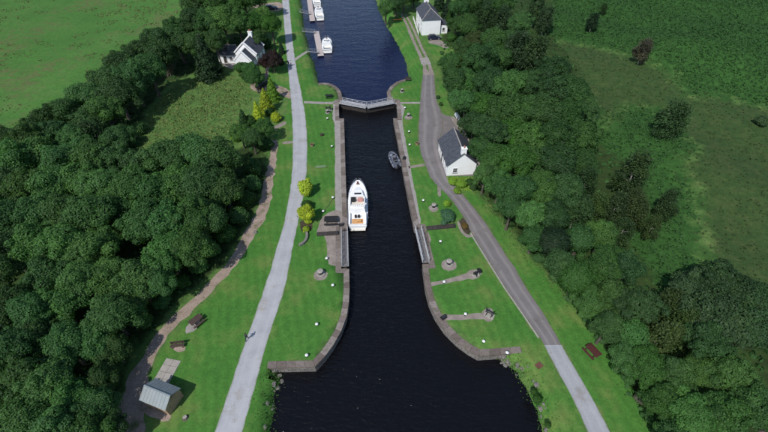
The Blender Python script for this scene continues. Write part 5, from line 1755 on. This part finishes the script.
row('into the roadside wood, level with the blue-green shrub', [(512, 208, 28, 'm'), (530, 214, 32, 'l'), (552, 216, 34, 'd'), (576, 214, 34, 'g', 'birch'), (596, 210, 28, 'b', 'birch'), (614, 210, 30, 'b', 'birch'), (632, 204, 28, 'b', 'birch')], GR)
row('into the roadside wood, level with the open gates', [(534, 238, 28, 'd'), (554, 242, 42, 'c', 'dome'), (580, 240, 40, 'd', 'dome'), (602, 236, 32, 'm'), (622, 232, 26, 'g', 'birch')], GR)
row('into the roadside wood, level with the upper winch', [(560, 264, 32, 'd'), (576, 278, 42, 'v', 'dome'), (602, 266, 38, 'm'), (626, 268, 32, 'd')], GR)
row('into the roadside wood, level with the lower winch', [(592, 302, 32, 'm'), (614, 300, 40, 'm'), (640, 306, 40, 'd'), (664, 310, 36, 'b', 'birch')], GR)
row('into the roadside wood, level with the red picnic table', [(608, 326, 30, 'm'), (632, 334, 38, 'm'), (658, 340, 44, 'b', 'birch'), (684, 330, 44, 'b', 'birch'), (706, 342, 40, 'd')], GR)
row('into the roadside wood, below the red picnic table', [(626, 358, 30, 'm'), (648, 368, 36, 'v'), (674, 376, 40, 'm'), (704, 376, 38, 'm'), (730, 374, 46, 'm')], GR)
row('in the lowest row of the wood beside the concrete road', [(664, 402, 34, 'v'), (690, 414, 44, 'm'), (720, 414, 44, 'm'), (756, 404, 40, 'd'), (780, 420, 40, 'd'), (676, 438, 36, 'm')], GR)
GE = 'shrubs along the roadside verge'
row('down the wood edge of the roadside verge', [(498, 206, 14, 'm', 'bush'), (510, 222, 14, 'd', 'bush'), (524, 240, 16, 'd', 'bush'), (540, 258, 16, 'd', 'bush'), (554, 276, 16, 'm', 'bush'), (572, 298, 16, 'm', 'bush'), (588, 318, 17, 'd', 'bush'), (602, 338, 17, 'd', 'bush'), (616, 358, 17, 'd', 'bush'), (630, 380, 17, 'm', 'bush'), (642, 398, 18, 'w', 'bush'), (650, 416, 18, 'd', 'bush'), (658, 434, 18, 'm', 'bush')], GE)
# single trees on the hill
plant(592.5, 23, 14, 'c', 'birch', 'dark lone bushy tree among bright bracken at the top of hill')
plant(603, 9, 8, 'g', 'birch', 'small grey-green tree at the very top of the bracken')
plant(643, 52, 20, 'w', 'birch', 'pale grey sparse tree on the border of bracken and brown grass')
plant(671, 119, 33, 'g', 'birch', 'grey lone birch standing in the green hollow of the brown hill')
plant(762, 121, 16, 'g', 'bush', 'grey-green low shrub far out on the brown grass hill')
plant(632, 176, 38, 'g', 'birch', 'tall grey birch at the hill edge above the wood')
plant(632, 212, 28, 'b', 'birch', 'olive brown birch between the tall grey birch and lower wood')
plant(667, 204, 27, 'g', 'birch', 'grey-green birch standing clear of the wood on the hill')
plant(651, 228, 24, 'b', 'birch', 'olive brown thin birch below the grey-green one on the hill')
GH = 'large grey-green trees on the lower hill'
row('from the road wood in the grey-green clump on the lower hill', [(694, 292, 46, 'g', 'broad'), (722, 286, 52, 'g', 'broad'), (746, 300, 46, 'g', 'broad'), (716, 320, 56, 'g', 'broad'), (748, 330, 50, 'g', 'broad')], GH)
row('down the rocky bank below the roadside wing wall', [(534, 392, 9, 'v', 'bush'), (537, 399, 13, 'v', 'bush'), (548, 425, 9, 'v', 'bush')], 'shrubs on the rocky bank')

# ------------------------------------------------------------------ what nobody could count
def tufts(name, mat, xs, ys, size, seed, blades=5, upright=.6):
    rng = np.random.default_rng(seed)
    n = len(xs); zs = terrain_np(xs, ys)
    k = np.repeat(np.arange(n), blades)
    a = rng.random(n * blades) * 6.283; sz = (size * rng.uniform(.6, 1.4, n))[k]
    out = rng.uniform(.1, .5, n * blades) * sz
    h = sz * rng.uniform(.35, 1.0, n * blades) * upright
    C = np.c_[xs[k] + np.cos(a) * out, ys[k] + np.sin(a) * out, zs[k] + h * .55]
    N = unit(np.c_[np.cos(a), np.sin(a), rng.uniform(.4, 1.6, n * blades)])
    V, F = quads_at(C, N, sz * .55, rng, 1.7)
    tone = np.clip(rng.normal(.5, .18, n)[k] + rng.normal(0, .12, n * blades), 0, 1)
    return tag(link(name, np_mesh(name, V, F, MATS[mat], tone)), kind='stuff')


def scatter(n, x0, x1, y0, y1, test, seed):
    rng = np.random.default_rng(seed)
    x = rng.uniform(x0, x1, n); y = rng.uniform(y0, y1, n)
    ok = test(x, y, rng)
    return x[ok], y[ok]


def wavy(x, y, s, ph=0): return .5 + .25 * np.sin(x * s + 1.7 * np.sin(y * s * .7 + ph)) + .25 * np.sin(y * s * 1.3 + ph + 1.5 * np.sin(x * s * .6))


fr = lambda x, y: np.abs(x) < (y * CS + CAM_H * SN) * .93 + 12        # roughly what can be seen
x, y = scatter(95000, 30, 190, 10, 215, lambda x, y, r: fr(x, y) & (x > np.interp(y, HLY, HLX) - 2) & ~inside(WOOD_R, x, y) & (soft(BROWN, x, y, 6) < .25 + .5 * wavy(x, y, .3, 4) * r.random(len(x))), 1)
tufts('bracken', 'bracken', x, y, .5, 2, 5, .8)
x, y = scatter(60000, 30, 190, 10, 215, lambda x, y, r: fr(x, y) & (soft(BROWN, x, y, 6) > .3) & (r.random(len(x)) < .25 + .75 * wavy(x, y, .35)), 3)
tufts('hill_grass', 'coarse_grass', x, y, .34, 4)
x, y = scatter(26000, -110, -30, 60, 130, lambda x, y, r: inside(CLEAR, x, y) & (r.random(len(x)) < .35 + .65 * wavy(x, y, .4, 2)), 5)
tufts('clearing_grass', 'clearing_blades', x, y, .42, 6)
x, y = scatter(60000, -190, -40, 60, 230, lambda x, y, r: inside(FIELD, x, y) & fr(x, y) & (r.random(len(x)) < .55) & (wavy(x, y, .13) * wavy(x, y, .5, 3) * (.6 + .8 * wavy(y, x, .06, 1)) > .36 - .10 * np.clip((y - 120) / 50, 0, 1)), 7)
tufts('field_rushes', 'rushes', x, y, .34, 8, 4, .6)


def along(line, n, spread, seed):
    rng = np.random.default_rng(seed)
    i = rng.integers(0, len(line), n)
    px = np.array([line[k].x for k in i]); py = np.array([line[k].y for k in i])
    return px + rng.normal(0, spread, n), py + rng.normal(0, spread, n)


def bank_growth(seed, size):
    """long grass on the natural banks, from the water line to the edge of the mown grass"""
    rng = np.random.default_rng(seed)
    out = []
    for ln_, n, wide, zw in ((llw, 1100, 1.3, Z_NEAR), (lrw, 1200, 1.3, Z_NEAR), (ulw, 1500, 1.5, Z_FAR), (urw, 1500, 1.5, Z_FAR)):
        nx = offset(ln_, 1.0)
        for q in range(n):
            k = rng.integers(0, len(ln_)); f = float(rng.random()) * 1.5
            if rng.random() < .3: f = min(f, .6)
            a, b = ln_[k], nx[k]
            zz = zw + (0 - zw) * min(1, max(0, f / wide))
            out.append((a.x + (b.x - a.x) * f + rng.normal(0, .45), a.y + (b.y - a.y) * f + rng.normal(0, .45), zz))
    o = np.array(out); n = len(o); bl = 4
    k = np.repeat(np.arange(n), bl); a = rng.random(n * bl) * 6.283; sz = (size * rng.uniform(.5, 1.5, n))[k]
    C = np.c_[o[k, 0] + np.cos(a) * sz * .35, o[k, 1] + np.sin(a) * sz * .35, o[k, 2] + sz * .35]
    N = unit(np.c_[np.cos(a), np.sin(a), rng.uniform(.4, 1.6, n * bl)])
    V, F = quads_at(C, N, sz * .6, rng, 1.8)
    return tag(link('bank_grass', np_mesh('bank_grass', V, F, MATS['bank_weeds'], np.clip(rng.normal(.5, .2, n)[k], 0, 1))), kind='stuff')


bank_growth(21, .12)
LIME = gpoly((447, 177), (474, 177.5), (477, 190), (466, 191), (455, 186), (449, 181))
lx, ly = scatter(9000, 10, 25, 55, 75, lambda x, y, r: inside(LIME, x, y), 31)
tufts('ground_cover', 'lime_leaves', lx, ly, .3, 32)
ex, ey = along(resample([pt(*p) for p in [(478, 192), (503, 224), (548, 278), (588, 320), (615, 357), (648, 412), (660, 450)]], 1), 900, .6, 11)
tufts('verge_weeds', 'bank_weeds', ex, ey, .24, 12)
x, y = scatter(14000, -110, 110, 10, 200, lambda x, y, r: fr(x, y) & (inside(WOOD_L, x, y) | inside(WOOD_R, x, y)) & ~inside(LOOP, x, y) & (dist(LOOP, x, y) > 3), 13)
tufts('wood_undergrowth', 'bracken', x, y, .8, 14)
